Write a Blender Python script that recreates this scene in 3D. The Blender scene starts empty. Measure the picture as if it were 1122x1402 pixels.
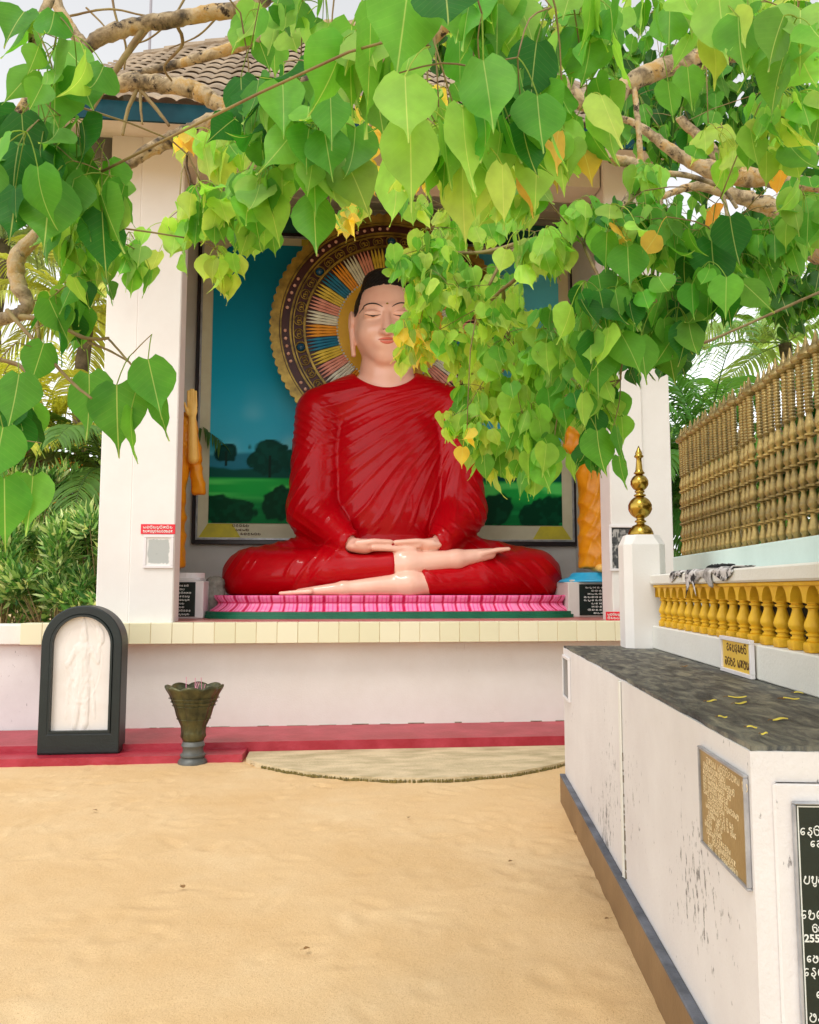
import bpy, math, random
import numpy as np
from mathutils import Vector

random.seed(7); rng = np.random.default_rng(7)
scene = bpy.context.scene
col = scene.collection
R = math.radians

# ------------------------------------------------------------------ camera, sky, sun, exposure
FOC, EYE, PITCH, TURN = 1130.0, 1.6, math.atan(107/1130.0), R(6)
cam_d = bpy.data.cameras.new('camera'); cam = bpy.data.objects.new('camera', cam_d); col.objects.link(cam)
cam.location = (0, 0, EYE); cam.rotation_euler = (R(90)+PITCH, 0, 0)
cam_d.sensor_fit = 'HORIZONTAL'; cam_d.sensor_width = 36; cam_d.lens = 36*FOC/1122
cam_d.clip_start = 0.05; cam_d.clip_end = 2000
scene.camera = cam

SUN_EL, SUN_AZ = R(58), R(207)          # azimuth clockwise from +Y: the sun stands behind the camera, a little to the left
world = bpy.data.worlds.new('World'); scene.world = world; world.use_nodes = True
wn = world.node_tree.nodes; wl = world.node_tree.links
bg = wn['Background']; bg.inputs['Strength'].default_value = 0.15
sky = wn.new('ShaderNodeTexSky'); sky.sky_type = 'NISHITA'; sky.sun_disc = False
sky.sun_elevation = SUN_EL; sky.sun_rotation = SUN_AZ; sky.air_density = 1.0; sky.dust_density = 0.6; sky.ozone_density = 1.0
hs = wn.new('ShaderNodeHueSaturation'); hs.inputs['Saturation'].default_value = 0.06     # a bright white overcast
wl.new(sky.outputs['Color'], hs.inputs['Color']); wl.new(hs.outputs['Color'], bg.inputs['Color'])

sun_d = bpy.data.lights.new('sun', 'SUN'); sun_d.energy = 0.6; sun_d.angle = R(14); sun_d.color = (1.0, 0.95, 0.88)
sun = bpy.data.objects.new('sun', sun_d); col.objects.link(sun)
sdir = Vector((math.sin(SUN_AZ)*math.cos(SUN_EL), math.cos(SUN_AZ)*math.cos(SUN_EL), math.sin(SUN_EL)))
sun.rotation_euler = sdir.to_track_quat('Z', 'Y').to_euler()
sun.location = sdir*30

vs = scene.view_settings
vs.view_transform = 'Standard'; vs.look = 'None'; vs.gamma = 1; vs.use_curve_mapping = False
vs.exposure = 0.96
scene.render.engine = 'CYCLES'
scene.cycles.use_denoising = True
scene.cycles.max_bounces = 8; scene.cycles.transparent_max_bounces = 8

# ------------------------------------------------------------------ measuring helpers
def ray(px, py):
    x = (px-561)/FOC; v = (701-py)/FOC; c, s = math.cos(PITCH), math.sin(PITCH)
    return Vector((x, c-s*v, s+c*v))
def at_depth(px, py, d):                       # world point at distance d ahead
    r = ray(px, py); t = d/r.y
    return Vector((r.x*t, d, EYE+r.z*t))
def at_height(px, py, z):
    r = ray(px, py); t = (z-EYE)/r.z
    return Vector((r.x*t, r.y*t, z))
CA, SA = math.cos(TURN), math.sin(TURN)
def S(x, y, z=0.0):                            # shrine frame (x along the front, y inwards) to world
    return Vector((x*CA-y*SA, x*SA+y*CA, z))
def unS(p): return Vector((p.x*CA+p.y*SA, -p.x*SA+p.y*CA, p.z))
def L(px, py, ly):                             # point in the shrine frame on the upright plane y = ly
    r = ray(px, py); x = r.x*CA+r.y*SA; y = -r.x*SA+r.y*CA; t = ly/y
    return Vector((x*t, ly, EYE+r.z*t))

# ------------------------------------------------------------------ materials
def lin(r, g, b, k=1.0):
    f = lambda v: ((v/255+0.055)/1.055)**2.4 if v > 10 else v/255/12.92
    return (f(r)*k, f(g)*k, f(b)*k, 1)
def new_mat(name):
    m = bpy.data.materials.new(name); m.use_nodes = True
    nt = m.node_tree; return m, nt.nodes, nt.links, nt.nodes['Principled BSDF']
def node(N, t, **kw):
    n = N.new(t)
    for k, v in kw.items():
        if k in n.inputs: n.inputs[k].default_value = v
        else: setattr(n, k, v)
    return n
def ramp(N, stops, interp='LINEAR'):
    r = N.new('ShaderNodeValToRGB'); r.color_ramp.interpolation = interp
    e = r.color_ramp.elements
    e[0].position, e[0].color = stops[0]; e[1].position, e[1].color = stops[-1]
    for p, c in stops[1:-1]:
        x = e.new(p); x.color = c
    return r
def pmat(name, c1, c2=None, scale=4.0, rough=0.6, bump=0.0, bscale=60.0, metal=0.0, spec=0.5, coat=0.0, detail=6, stretch=None, lo=0.35, hi=0.65):
    m, N, K, P = new_mat(name)
    P.inputs['Roughness'].default_value = rough; P.inputs['Metallic'].default_value = metal
    P.inputs['Specular IOR Level'].default_value = spec; P.inputs['Coat Weight'].default_value = coat
    P.inputs['Coat Roughness'].default_value = 0.07
    tc = N.new('ShaderNodeTexCoord'); src = tc.outputs['Object']
    if stretch:
        mp = N.new('ShaderNodeMapping'); mp.inputs['Scale'].default_value = stretch
        K.new(src, mp.inputs['Vector']); src = mp.outputs['Vector']
    n = node(N, 'ShaderNodeTexNoise', Scale=scale, Detail=detail, Roughness=0.6)
    K.new(src, n.inputs['Vector'])
    r = ramp(N, [(lo, c1), (hi, c2 or c1)])
    K.new(n.outputs['Fac'], r.inputs['Fac']); K.new(r.outputs['Color'], P.inputs['Base Color'])
    if bump:
        b = node(N, 'ShaderNodeTexNoise', Scale=bscale, Detail=5)
        K.new(src, b.inputs['Vector'])
        bp = node(N, 'ShaderNodeBump', Strength=bump, Distance=0.02)
        K.new(b.outputs['Fac'], bp.inputs['Height']); K.new(bp.outputs['Normal'], P.inputs['Normal'])
    return m
def attr_mat(name, rough=0.6, spec=0.4, bump=0.0, bscale=80):
    m, N, K, P = new_mat(name)
    a = N.new('ShaderNodeAttribute'); a.attribute_name = 'tint'
    K.new(a.outputs['Color'], P.inputs['Base Color'])
    P.inputs['Roughness'].default_value = rough; P.inputs['Specular IOR Level'].default_value = spec
    if bump:
        tc = N.new('ShaderNodeTexCoord'); b = node(N, 'ShaderNodeTexNoise', Scale=bscale, Detail=4)
        K.new(tc.outputs['Object'], b.inputs['Vector'])
        bp = node(N, 'ShaderNodeBump', Strength=bump, Distance=0.01)
        K.new(b.outputs['Fac'], bp.inputs['Height']); K.new(bp.outputs['Normal'], P.inputs['Normal'])
    return m

def plaster(name, base, warm, stain, stain_at=0.66, stain_w=0.06, streak=(3, 3, .5), bump=0.25):
    """painted masonry: faint mottling, scattered dark flakes stretched downwards, fine grain"""
    m, N, K, P = new_mat(name)
    tc = N.new('ShaderNodeTexCoord')
    n = node(N, 'ShaderNodeTexNoise', Scale=1.3, Detail=8, Roughness=0.65); K.new(tc.outputs['Object'], n.inputs['Vector'])
    r = ramp(N, [(0.35, base), (0.7, warm)]); K.new(n.outputs['Fac'], r.inputs['Fac'])
    mp = N.new('ShaderNodeMapping'); mp.inputs['Scale'].default_value = streak; K.new(tc.outputs['Object'], mp.inputs['Vector'])
    n2 = node(N, 'ShaderNodeTexNoise', Scale=5.0, Detail=9, Roughness=0.7); K.new(mp.outputs['Vector'], n2.inputs['Vector'])
    n3 = node(N, 'ShaderNodeTexNoise', Scale=0.9, Detail=2); K.new(tc.outputs['Object'], n3.inputs['Vector'])
    ad = node(N, 'ShaderNodeMath', operation='MULTIPLY_ADD'); ad.inputs[1].default_value = 0.30
    K.new(n3.outputs['Fac'], ad.inputs[0]); 
    ml = node(N, 'ShaderNodeMath', operation='MULTIPLY'); ml.inputs[1].default_value = 0.62
    K.new(n2.outputs['Fac'], ml.inputs[0]); K.new(ml.outputs[0], ad.inputs[2])
    r2 = ramp(N, [(stain_at, (0, 0, 0, 1)), (stain_at+stain_w, (1, 1, 1, 1))]); K.new(ad.outputs[0], r2.inputs['Fac'])
    mx = node(N, 'ShaderNodeMix', data_type='RGBA'); K.new(r2.outputs['Color'], mx.inputs['Factor'])
    K.new(r.outputs['Color'], mx.inputs['A']); mx.inputs['B'].default_value = stain
    K.new(mx.outputs['Result'], P.inputs['Base Color'])
    P.inputs['Roughness'].default_value = 0.75; P.inputs['Specular IOR Level'].default_value = 0.3
    b = node(N, 'ShaderNodeTexNoise', Scale=55.0, Detail=6, Roughness=0.6); K.new(tc.outputs['Object'], b.inputs['Vector'])
    bp = node(N, 'ShaderNodeBump', Strength=bump, Distance=0.012)
    K.new(b.outputs['Fac'], bp.inputs['Height']); K.new(bp.outputs['Normal'], P.inputs['Normal'])
    return m

M = {}
M['wall_white'] = plaster('white_plaster', lin(232,231,223), lin(223,220,210), lin(140,132,124), 0.60, 0.05)
M['pillar_white'] = plaster('pillar_paint', lin(230,228,224), lin(224,220,215), lin(170,162,154), 0.62, 0.04, bump=0.12)
M['old_white'] = plaster('weathered_plaster', lin(226,223,221), lin(213,208,206), lin(128,124,122), 0.548, 0.03, streak=(6, 6, 2.4))
M['interior'] = pmat('interior_paint', lin(216,213,206), lin(204,200,192), 1.5, 0.7, 0.1)
M['beige'] = pmat('beige_soffit', lin(222,214,196), lin(208,199,180), 1.5, 0.7, 0.1)
M['tile_red'] = pmat('red_step_paint', lin(160,30,48), lin(188,62,78), 3.0, 0.42, 0.25, 35, lo=0.4, hi=0.72)
M['red_floor'] = pmat('red_floor_paint', lin(186,96,88), lin(196,140,130), 2.0, 0.4, 0.1)
M['teal'] = pmat('teal_fascia', lin(8,52,62), lin(14,66,76), 3, 0.6, spec=0.15)
M['green_beam'] = pmat('green_beam', lin(14,80,70), lin(20,95,82), 2, 0.5)
M['soil_dark'] = pmat('dirty_joint', lin(150,138,118), lin(96,88,70), 12, 0.9, 0.5)
M['concrete'] = pmat('mossy_concrete', lin(222,202,164), lin(176,160,120), 2.6, 0.85, 0.7, 40, lo=0.4, hi=0.7, stretch=(1,2,1))
M['skirting'] = pmat('brown_skirting', lin(142,112,76), lin(120,92,60), 2.5, 0.55, 0.15)
M['grey_ledge'] = pmat('grey_cement', lin(110,114,124), lin(76,80,88), 6, 0.8, 0.4)
M['green_mat'] = pmat('green_base_paint', lin(16,120,84), lin(10,100,72), 3, 0.35)
M['hair'] = pmat('black_hair_paint', lin(20,20,24), lin(28,27,30), 12, 0.4, 0.6, 26)
M['skin'] = pmat('pale_pink_skin_paint', lin(251,202,180), lin(246,188,166), 2.0, 0.30, coat=0.3)
M['robe'] = pmat('glossy_red_robe_paint', lin(186,1,17), lin(174,1,14), 1.6, 0.36, 0.03, 50, coat=0.30, spec=0.08)
M['black'] = pmat('black_line_paint', lin(18,14,14), None, 3, 0.4)
M['lips'] = pmat('pink_lip_paint', lin(236,130,110), lin(228,118,100), 8, 0.35)
M['gold'] = pmat('gold_paint', lin(184,154,64), lin(118,96,36), 6, 0.4, metal=0.35)
M['gold_disc'] = pmat('ochre_disc_paint', lin(238,190,30), lin(224,172,22), 3, 0.45)
M['maroon'] = pmat('maroon_paint', lin(74,28,26), lin(58,22,24), 5, 0.5)
M['gem_blue'] = pmat('blue_gem', lin(14,84,120), lin(10,70,110), 5, 0.15, coat=0.6)
M['frame_dark'] = pmat('dark_frame', lin(44,34,36), lin(30,26,32), 4, 0.35)
M['mat_cream'] = pmat('cream_mount', lin(226,222,192), lin(214,208,176), 3, 0.6)
M['mat_yellow'] = pmat('yellow_mount_corner', lin(220,206,56), lin(200,188,60), 6, 0.6)
M['orange'] = pmat('orange_robe_paint', lin(236,160,24), lin(214,136,10), 4, 0.4, 0.1, 30)
M['statue_skin'] = pmat('yellow_skin_paint', lin(250,206,110), lin(240,190,90), 4, 0.4)
M['blue_base'] = pmat('blue_lotus_paint', lin(60,180,224), lin(40,160,210), 4, 0.4)
M['plaque_black'] = pmat('black_granite', lin(22,36,34), lin(30,46,42), 14, 0.18, lo=0.3, hi=0.8)
M['letter_white'] = pmat('white_lettering', lin(225,228,222), None, 3, 0.6)
M['letter_dark'] = pmat('brown_lettering', lin(84,52,14), None, 3, 0.6)
M['aluminium'] = pmat('dull_aluminium', lin(188,190,194), lin(150,152,158), 8, 0.4, metal=0.4)
M['brass_plate'] = pmat('brass_sheet', lin(172,146,98), lin(146,120,74), 4, 0.42, 0.1, 90, metal=0.2)
M['brass_relief'] = pmat('raised_brass_lettering', lin(236,218,176), None, 4, 0.4, metal=0.1)
M['red_sign'] = pmat('red_sign_paint', lin(228,24,48), lin(220,20,44), 3, 0.45)
M['sign_white'] = pmat('white_card', lin(232,228,228), lin(222,218,218), 3, 0.5)
M['sign_yellow'] = pmat('yellow_sign_paint', lin(232,194,76), lin(224,182,70), 4, 0.5)
M['stele_frame'] = pmat('dark_green_black_paint', lin(12,24,24), lin(18,32,31), 5, 0.42, 0.1, 40)
M['relief'] = pmat('white_marble', lin(232,227,222), lin(224,217,210), 3, 0.5)
M['bronze'] = pmat('patinated_bronze', lin(104,102,66), lin(54,56,40), 7, 0.34, 0.15, 40, metal=0.5)
M['lead'] = pmat('grey_metal_foot', lin(104,106,102), lin(84,86,82), 7, 0.45, 0.1, metal=0.3)
M['incense'] = pmat('pink_incense', lin(226,150,170), None, 4, 0.7)
M['brass'] = pmat('polished_brass', lin(196,164,76), lin(158,128,50), 5, 0.24, metal=1.0)
M['bar_gold'] = pmat('weathered_gold_paint', lin(186,160,94), lin(118,102,62), 11, 0.33, 0.15, 60, metal=0.35)
M['yellow'] = pmat('yellow_ochre_paint', lin(238,192,40), lin(220,168,26), 5, 0.55, 0.2, 50)
M['mint'] = pmat('mint_paint', lin(214,236,230), lin(204,226,220), 3, 0.6, 0.1)
M['cloth_white'] = pmat('soiled_white_cloth', lin(214,210,206), lin(120,116,112), 14, 0.85)
M['cloth_black'] = pmat('black_cloth', lin(24,24,26), None, 4, 0.8)
M['dead_leaf'] = pmat('yellow_dead_leaf', lin(240,222,90), lin(214,190,70), 9, 0.6)
M['brown_leaf'] = pmat('brown_dead_leaf', lin(150,110,60), lin(110,78,40), 9, 0.7)
M['grey_photo'] = attr_mat('faded_print', 0.35)
M['mural'] = attr_mat('mural_paint', 0.5, 0.08, 0.05, 30)
M['tint'] = attr_mat('painted_plaster', 0.4)
M['pole'] = pmat('grey_pole', lin(150,145,150), None, 3, 0.5)
M['palm_trunk'] = pmat('palm_trunk', lin(120,105,85), lin(80,70,55), 6, 0.9, 0.5, 20)

# roof tiles: grey-brown with weathering
M['roof'] = pmat('weathered_roof_tile', lin(176,158,134), lin(112,98,82), 2.4, 0.85, 0.4, 30, lo=0.35, hi=0.7)

# ledge tiles: every tile its own slight shade
def tile_mat():
    m, N, K, P = new_mat('cream_wall_tile')
    g = N.new('ShaderNodeNewGeometry')
    r = ramp(N, [(0, lin(226,221,184)), (1, lin(238,232,202))])
    K.new(g.outputs['Random Per Island'], r.inputs['Fac']); K.new(r.outputs['Color'], P.inputs['Base Color'])
    P.inputs['Roughness'].default_value = 0.25
    return m
M['cream_tile'] = tile_mat()

# dark weathered slab on the parapet
def slab_mat():
    m, N, K, P = new_mat('dark_weathered_slab')
    tc = N.new('ShaderNodeTexCoord')
    mp = N.new('ShaderNodeMapping'); mp.inputs['Scale'].default_value = (1.2, 3.6, 1); mp.inputs['Rotation'].default_value = (0, 0, R(8))
    K.new(tc.outputs['Object'], mp.inputs['Vector'])
    n = node(N, 'ShaderNodeTexNoise', Scale=4.5, Detail=9, Roughness=0.68, Distortion=0.6); K.new(mp.outputs['Vector'], n.inputs['Vector'])
    r = ramp(N, [(0.36, lin(36,40,40)), (0.48, lin(78,79,74)), (0.58, lin(116,114,100)), (0.72, lin(150,145,122))])
    K.new(n.outputs['Fac'], r.inputs['Fac']); K.new(r.outputs['Color'], P.inputs['Base Color'])
    P.inputs['Roughness'].default_value = 0.55
    bp = node(N, 'ShaderNodeBump', Strength=0.6, Distance=0.02); K.new(n.outputs['Fac'], bp.inputs['Height']); K.new(bp.outputs['Normal'], P.inputs['Normal'])
    return m
M['slab'] = slab_mat()

def sand_mat():
    m, N, K, P = new_mat('raked_sand')
    tc = N.new('ShaderNodeTexCoord')
    n = node(N, 'ShaderNodeTexNoise', Scale=1.1, Detail=7, Roughness=0.6); K.new(tc.outputs['Object'], n.inputs['Vector'])
    r = ramp(N, [(0.3, lin(236,198,144,.86)), (0.55, lin(242,208,158,.86)), (0.75, lin(245,216,170,.88))]); K.new(n.outputs['Fac'], r.inputs['Fac'])
    sp = node(N, 'ShaderNodeTexNoise', Scale=240.0, Detail=3, Roughness=0.8); K.new(tc.outputs['Object'], sp.inputs['Vector'])
    rs = ramp(N, [(0.34, lin(160,120,76)), (0.46, (1, 1, 1, 1))]); K.new(sp.outputs['Fac'], rs.inputs['Fac'])
    mx = node(N, 'ShaderNodeMix', data_type='RGBA', blend_type='MULTIPLY'); mx.inputs['Factor'].default_value = 0.7
    K.new(r.outputs['Color'], mx.inputs['A']); K.new(rs.outputs['Color'], mx.inputs['B'])
    K.new(mx.outputs['Result'], P.inputs['Base Color'])
    P.inputs['Roughness'].default_value = 0.95; P.inputs['Specular IOR Level'].default_value = 0.15
    b1 = node(N, 'ShaderNodeTexNoise', Scale=48.0, Detail=8, Roughness=0.72); K.new(tc.outputs['Object'], b1.inputs['Vector'])
    bp = node(N, 'ShaderNodeBump', Strength=0.42, Distance=0.02)
    K.new(b1.outputs['Fac'], bp.inputs['Height']); K.new(bp.outputs['Normal'], P.inputs['Normal'])
    return m
M['sand'] = sand_mat()

def bark_mat():
    m, N, K, P = new_mat('fig_bark')
    tc = N.new('ShaderNodeTexCoord')
    n = node(N, 'ShaderNodeTexNoise', Scale=9.0, Detail=8, Roughness=0.65, Distortion=0.4); K.new(tc.outputs['Object'], n.inputs['Vector'])
    r = ramp(N, [(0.34, lin(64,54,40)), (0.42, lin(132,114,84)), (0.52, lin(186,166,130)), (0.60, lin(178,142,78)), (0.72, lin(208,192,158))])
    K.new(n.outputs['Fac'], r.inputs['Fac'])
    n2 = node(N, 'ShaderNodeTexNoise', Scale=26.0, Detail=6, Roughness=0.7); K.new(tc.outputs['Object'], n2.inputs['Vector'])
    r2 = ramp(N, [(0.56, (1, 1, 1, 1)), (0.64, lin(74,62,48))]); K.new(n2.outputs['Fac'], r2.inputs['Fac'])
    mx = node(N, 'ShaderNodeMix', data_type='RGBA', blend_type='MULTIPLY'); mx.inputs['Factor'].default_value = 1
    K.new(r.outputs['Color'], mx.inputs['A']); K.new(r2.outputs['Color'], mx.inputs['B'])
    K.new(mx.outputs['Result'], P.inputs['Base Color']); P.inputs['Roughness'].default_value = 0.8
    bp = node(N, 'ShaderNodeBump', Strength=0.7, Distance=0.012); K.new(n2.outputs['Fac'], bp.inputs['Height']); K.new(bp.outputs['Normal'], P.inputs['Normal'])
    return m
M['bark'] = bark_mat()
M['twig'] = pmat('young_twig_bark', lin(120,96,62), lin(150,134,84), 12, 0.75)

def leaf_mat(name, veins=True, trans=0.45, gloss=0.5):
    """leaf: per-leaf tint, pale midrib and side veins from the leaf's own UV, light shining through"""
    m, N, K, P = new_mat(name)
    a = N.new('ShaderNodeAttribute'); a.attribute_name = 'tint'
    colr = a.outputs['Color']
    if veins:
        uv = N.new('ShaderNodeUVMap'); uv.uv_map = 'leaf_uv'
        sx = N.new('ShaderNodeSeparateXYZ'); K.new(uv.outputs['UV'], sx.inputs[0])
        ab = node(N, 'ShaderNodeMath', operation='SUBTRACT'); ab.inputs[1].default_value = 0.5; K.new(sx.outputs['X'], ab.inputs[0])
        ab2 = node(N, 'ShaderNodeMath', operation='ABSOLUTE'); K.new(ab.outputs[0], ab2.inputs[0])
        mr = ramp(N, [(0.004, (.8, .8, .8, 1)), (0.012, (0, 0, 0, 1))]); K.new(ab2.outputs[0], mr.inputs['Fac'])
        # side veins: lines climbing away from the midrib
        v1 = node(N, 'ShaderNodeMath', operation='MULTIPLY_ADD'); v1.inputs[1].default_value = -0.55; K.new(ab2.outputs[0], v1.inputs[0]); K.new(sx.outputs['Y'], v1.inputs[2])
        v2 = node(N, 'ShaderNodeMath', operation='MULTIPLY'); v2.inputs[1].default_value = 11.0; K.new(v1.outputs[0], v2.inputs[0])
        v3 = node(N, 'ShaderNodeMath', operation='FRACT'); K.new(v2.outputs[0], v3.inputs[0])
        v4 = node(N, 'ShaderNodeMath', operation='PINGPONG'); v4.inputs[1].default_value = 0.5; K.new(v3.outputs[0], v4.inputs[0])
        vr = ramp(N, [(0.0, (0.09, 0.09, 0.09, 1)), (0.06, (0, 0, 0, 1))]); K.new(v4.outputs[0], vr.inputs['Fac'])
        mxx = node(N, 'ShaderNodeMath', operation='MAXIMUM'); K.new(mr.outputs['Color'], mxx.inputs[0]); K.new(vr.outputs['Color'], mxx.inputs[1])
        pale = node(N, 'ShaderNodeMix', data_type='RGBA'); pale.inputs['Factor'].default_value = 0.55
        K.new(colr, pale.inputs['A']); pale.inputs['B'].default_value = lin(226,236,150)
        mv = node(N, 'ShaderNodeMix', data_type='RGBA'); K.new(mxx.outputs[0], mv.inputs['Factor']); K.new(colr, mv.inputs['A']); K.new(pale.outputs['Result'], mv.inputs['B'])
        tc = N.new('ShaderNodeTexCoord'); nn = node(N, 'ShaderNodeTexNoise', Scale=28.0, Detail=4); K.new(tc.outputs['Object'], nn.inputs['Vector'])
        nr = ramp(N, [(0.3, (0.86, 0.86, 0.82, 1)), (0.7, (1.08, 1.08, 1.0, 1))]); K.new(nn.outputs['Fac'], nr.inputs['Fac'])
        mm = node(N, 'ShaderNodeMix', data_type='RGBA', blend_type='MULTIPLY'); mm.inputs['Factor'].default_value = 1
        K.new(mv.outputs['Result'], mm.inputs['A']); K.new(nr.outputs['Color'], mm.inputs['B'])
        colr = mm.outputs['Result']
    K.new(colr, P.inputs['Base Color'])
    P.inputs['Roughness'].default_value = gloss; P.inputs['Specular IOR Level'].default_value = 0.22
    t = N.new('ShaderNodeBsdfTranslucent')
    tw = node(N, 'ShaderNodeMix', data_type='RGBA', blend_type='MULTIPLY'); tw.inputs['Factor'].default_value = 1
    K.new(colr, tw.inputs['A']); tw.inputs['B'].default_value = (2.0, 1.65, 0.9, 1); K.new(tw.outputs['Result'], t.inputs['Color'])
    ms = N.new('ShaderNodeMixShader'); ms.inputs['Fac'].default_value = trans
    K.new(P.outputs[0], ms.inputs[1]); K.new(t.outputs[0], ms.inputs[2])
    K.new(ms.outputs[0], N['Material Output'].inputs['Surface'])
    return m
M['leaf'] = leaf_mat('fig_leaf')
M['shrub_leaf'] = leaf_mat('shrub_leaf', False, 0.3, 0.45)
M['palm_leaf'] = leaf_mat('palm_leaf', False, 0.35, 0.4)

# ------------------------------------------------------------------ mesh helpers
class MB:
    def __init__(s): s.v = []; s.f = []; s.c = None
    def add(s, vs, fs):
        o = len(s.v); s.v += [tuple(p) for p in vs]; s.f += [tuple(i+o for i in f) for f in fs]; return s
    def box(s, x0, x1, y0, y1, z0, z1, bev=0.0):
        if bev <= 0:
            return s.add([(x0,y0,z0),(x1,y0,z0),(x1,y1,z0),(x0,y1,z0),(x0,y0,z1),(x1,y0,z1),(x1,y1,z1),(x0,y1,z1)],
                         [(0,3,2,1),(4,5,6,7),(0,1,5,4),(1,2,6,5),(2,3,7,6),(3,0,4,7)])
        b = bev; ring = lambda i, z: [(x0+i+b,y0+i,z),(x1-i-b,y0+i,z),(x1-i,y0+i+b,z),(x1-i,y1-i-b,z),(x1-i-b,y1-i,z),(x0+i+b,y1-i,z),(x0+i,y1-i-b,z),(x0+i,y0+i+b,z)]
        vs = ring(b, z0)+ring(0, z0+b)+ring(0, z1-b)+ring(b, z1); fs = [tuple(range(7,-1,-1)), tuple(range(24,32))]
        for k in range(3):
            for i in range(8): j = (i+1) % 8; fs.append((k*8+i, k*8+j, k*8+8+j, k*8+8+i))
        return s.add(vs, fs)
    def prism(s, pts, y0, y1):                       # outline in x,z extruded along y (pts counter-clockwise seen from -y)
        n = len(pts); vs = [(x,y0,z) for x,z in pts]+[(x,y1,z) for x,z in pts]
        fs = [tuple(range(n)), tuple(range(2*n-1,n-1,-1))]+[(i,i+n,(i+1)%n+n,(i+1)%n) for i in range(n)]
        return s.add(vs, fs)
    def slab(s, pts, z0, z1):                        # outline in x,y extruded along z
        n = len(pts); vs = [(x,y,z0) for x,y in pts]+[(x,y,z1) for x,y in pts]
        fs = [tuple(range(n-1,-1,-1)), tuple(range(n,2*n))]+[(i,(i+1)%n,(i+1)%n+n,i+n) for i in range(n)]
        return s.add(vs, fs)
    def lathe(s, prof, seg=16, cx=0, cy=0, mod=None):
        vs = []
        for k, (r, z) in enumerate(prof):
            for i in range(seg):
                a = 2*math.pi*i/seg; rr, zz = (r, z) if mod is None else mod(r, z, a)
                vs.append((cx+rr*math.cos(a), cy+rr*math.sin(a), zz))
        fs = []
        for k in range(len(prof)-1):
            for i in range(seg): j = (i+1) % seg; fs.append((k*seg+i, k*seg+j, k*seg+seg+j, k*seg+seg+i))
        fs.append(tuple(range(seg-1,-1,-1))); m = (len(prof)-1)*seg; fs.append(tuple(range(m, m+seg)))
        return s.add(vs, fs)
    def tube(s, pts, rad, seg=6, wob=0.0, caps=True):
        P = [Vector(p) for p in pts]; n = len(P)
        if not hasattr(rad, '__len__'): rad = [rad]*n
        up = Vector((0.13, 0.31, 0.94)); vs = []
        for i in range(n):
            t = (P[min(i+1,n-1)]-P[max(i-1,0)])
            if t.length < 1e-9: t = Vector((0,0,1))
            t.normalize(); a = t.cross(up)
            if a.length < 1e-3: a = t.cross(Vector((1,0,0)))
            a.normalize(); b = t.cross(a); up = a.cross(t)
            for k in range(seg):
                th = 2*math.pi*k/seg; r = rad[i]*(1+wob*(random.random()-0.5))
                q = P[i]+(a*math.cos(th)+b*math.sin(th))*r; vs.append(q[:])
        fs = []
        for i in range(n-1):
            for k in range(seg): j = (k+1) % seg; fs.append((i*seg+k, i*seg+seg+k, i*seg+seg+j, i*seg+j))
        if caps: fs.append(tuple(range(seg))); fs.append(tuple(range(n*seg-1, (n-1)*seg-1, -1)))
        return s.add(vs, fs)

def mesh_obj(name, verts, faces, mat, parent=None, smooth=False, loc=None, rotz=0.0, tint=None, uv=None):
    me = bpy.data.meshes.new(name)
    if isinstance(verts, np.ndarray):
        nf = len(faces); fa = np.asarray(faces, dtype=np.int32); k = fa.shape[1]
        me.vertices.add(len(verts)); me.vertices.foreach_set('co', verts.astype(np.float32).ravel())
        me.loops.add(nf*k); me.loops.foreach_set('vertex_index', fa.ravel())
        me.polygons.add(nf); me.polygons.foreach_set('loop_start', np.arange(0, nf*k, k, dtype=np.int32))
        me.update(calc_edges=True); me.validate()
    else:
        me.from_pydata(verts, [], faces); me.update()
    if smooth: me.polygons.foreach_set('use_smooth', np.ones(len(me.polygons), dtype=bool))
    if tint is not None:
        t = np.ones((len(me.vertices), 4), np.float32); t[:, :3] = np.asarray(tint)[:, :3]
        ca = me.color_attributes.new('tint', 'FLOAT_COLOR', 'POINT'); ca.data.foreach_set('color', t.ravel())
    if uv is not None:
        ul = me.uv_layers.new(name='leaf_uv'); li = np.zeros(len(me.loops), np.int32); me.loops.foreach_get('vertex_index', li)
        ul.data.foreach_set('uv', np.asarray(uv, np.float32)[li].ravel())
    o = bpy.data.objects.new(name, me); col.objects.link(o)
    if mat: me.materials.append(mat)
    if parent is not None: o.parent = parent
    if loc is not None: o.location = loc
    o.rotation_euler = (0, 0, rotz)
    return o
def obj(name, mb, mat, parent=None, smooth=False, **kw): return mesh_obj(name, mb.v, mb.f, mat, parent, smooth, **kw)
def autosmooth(o, deg=40):
    me = o.data; me.polygons.foreach_set('use_smooth', np.ones(len(me.polygons), dtype=bool))
    me.set_sharp_from_angle(angle=R(deg)); return o
def tag(o, label, cat, group=None, kind=None):
    o['label'] = label; o['category'] = cat
    if group: o['group'] = group
    if kind: o['kind'] = kind
    return o
def struct(o): o['kind'] = 'structure'; return o
def thing(name, label, cat, loc=(0,0,0), rotz=0.0, group=None):
    o = bpy.data.objects.new(name, None); col.objects.link(o); o.empty_display_size = 0.2
    o.location = loc; o.rotation_euler = (0, 0, rotz); return tag(o, label, cat, group)

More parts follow.
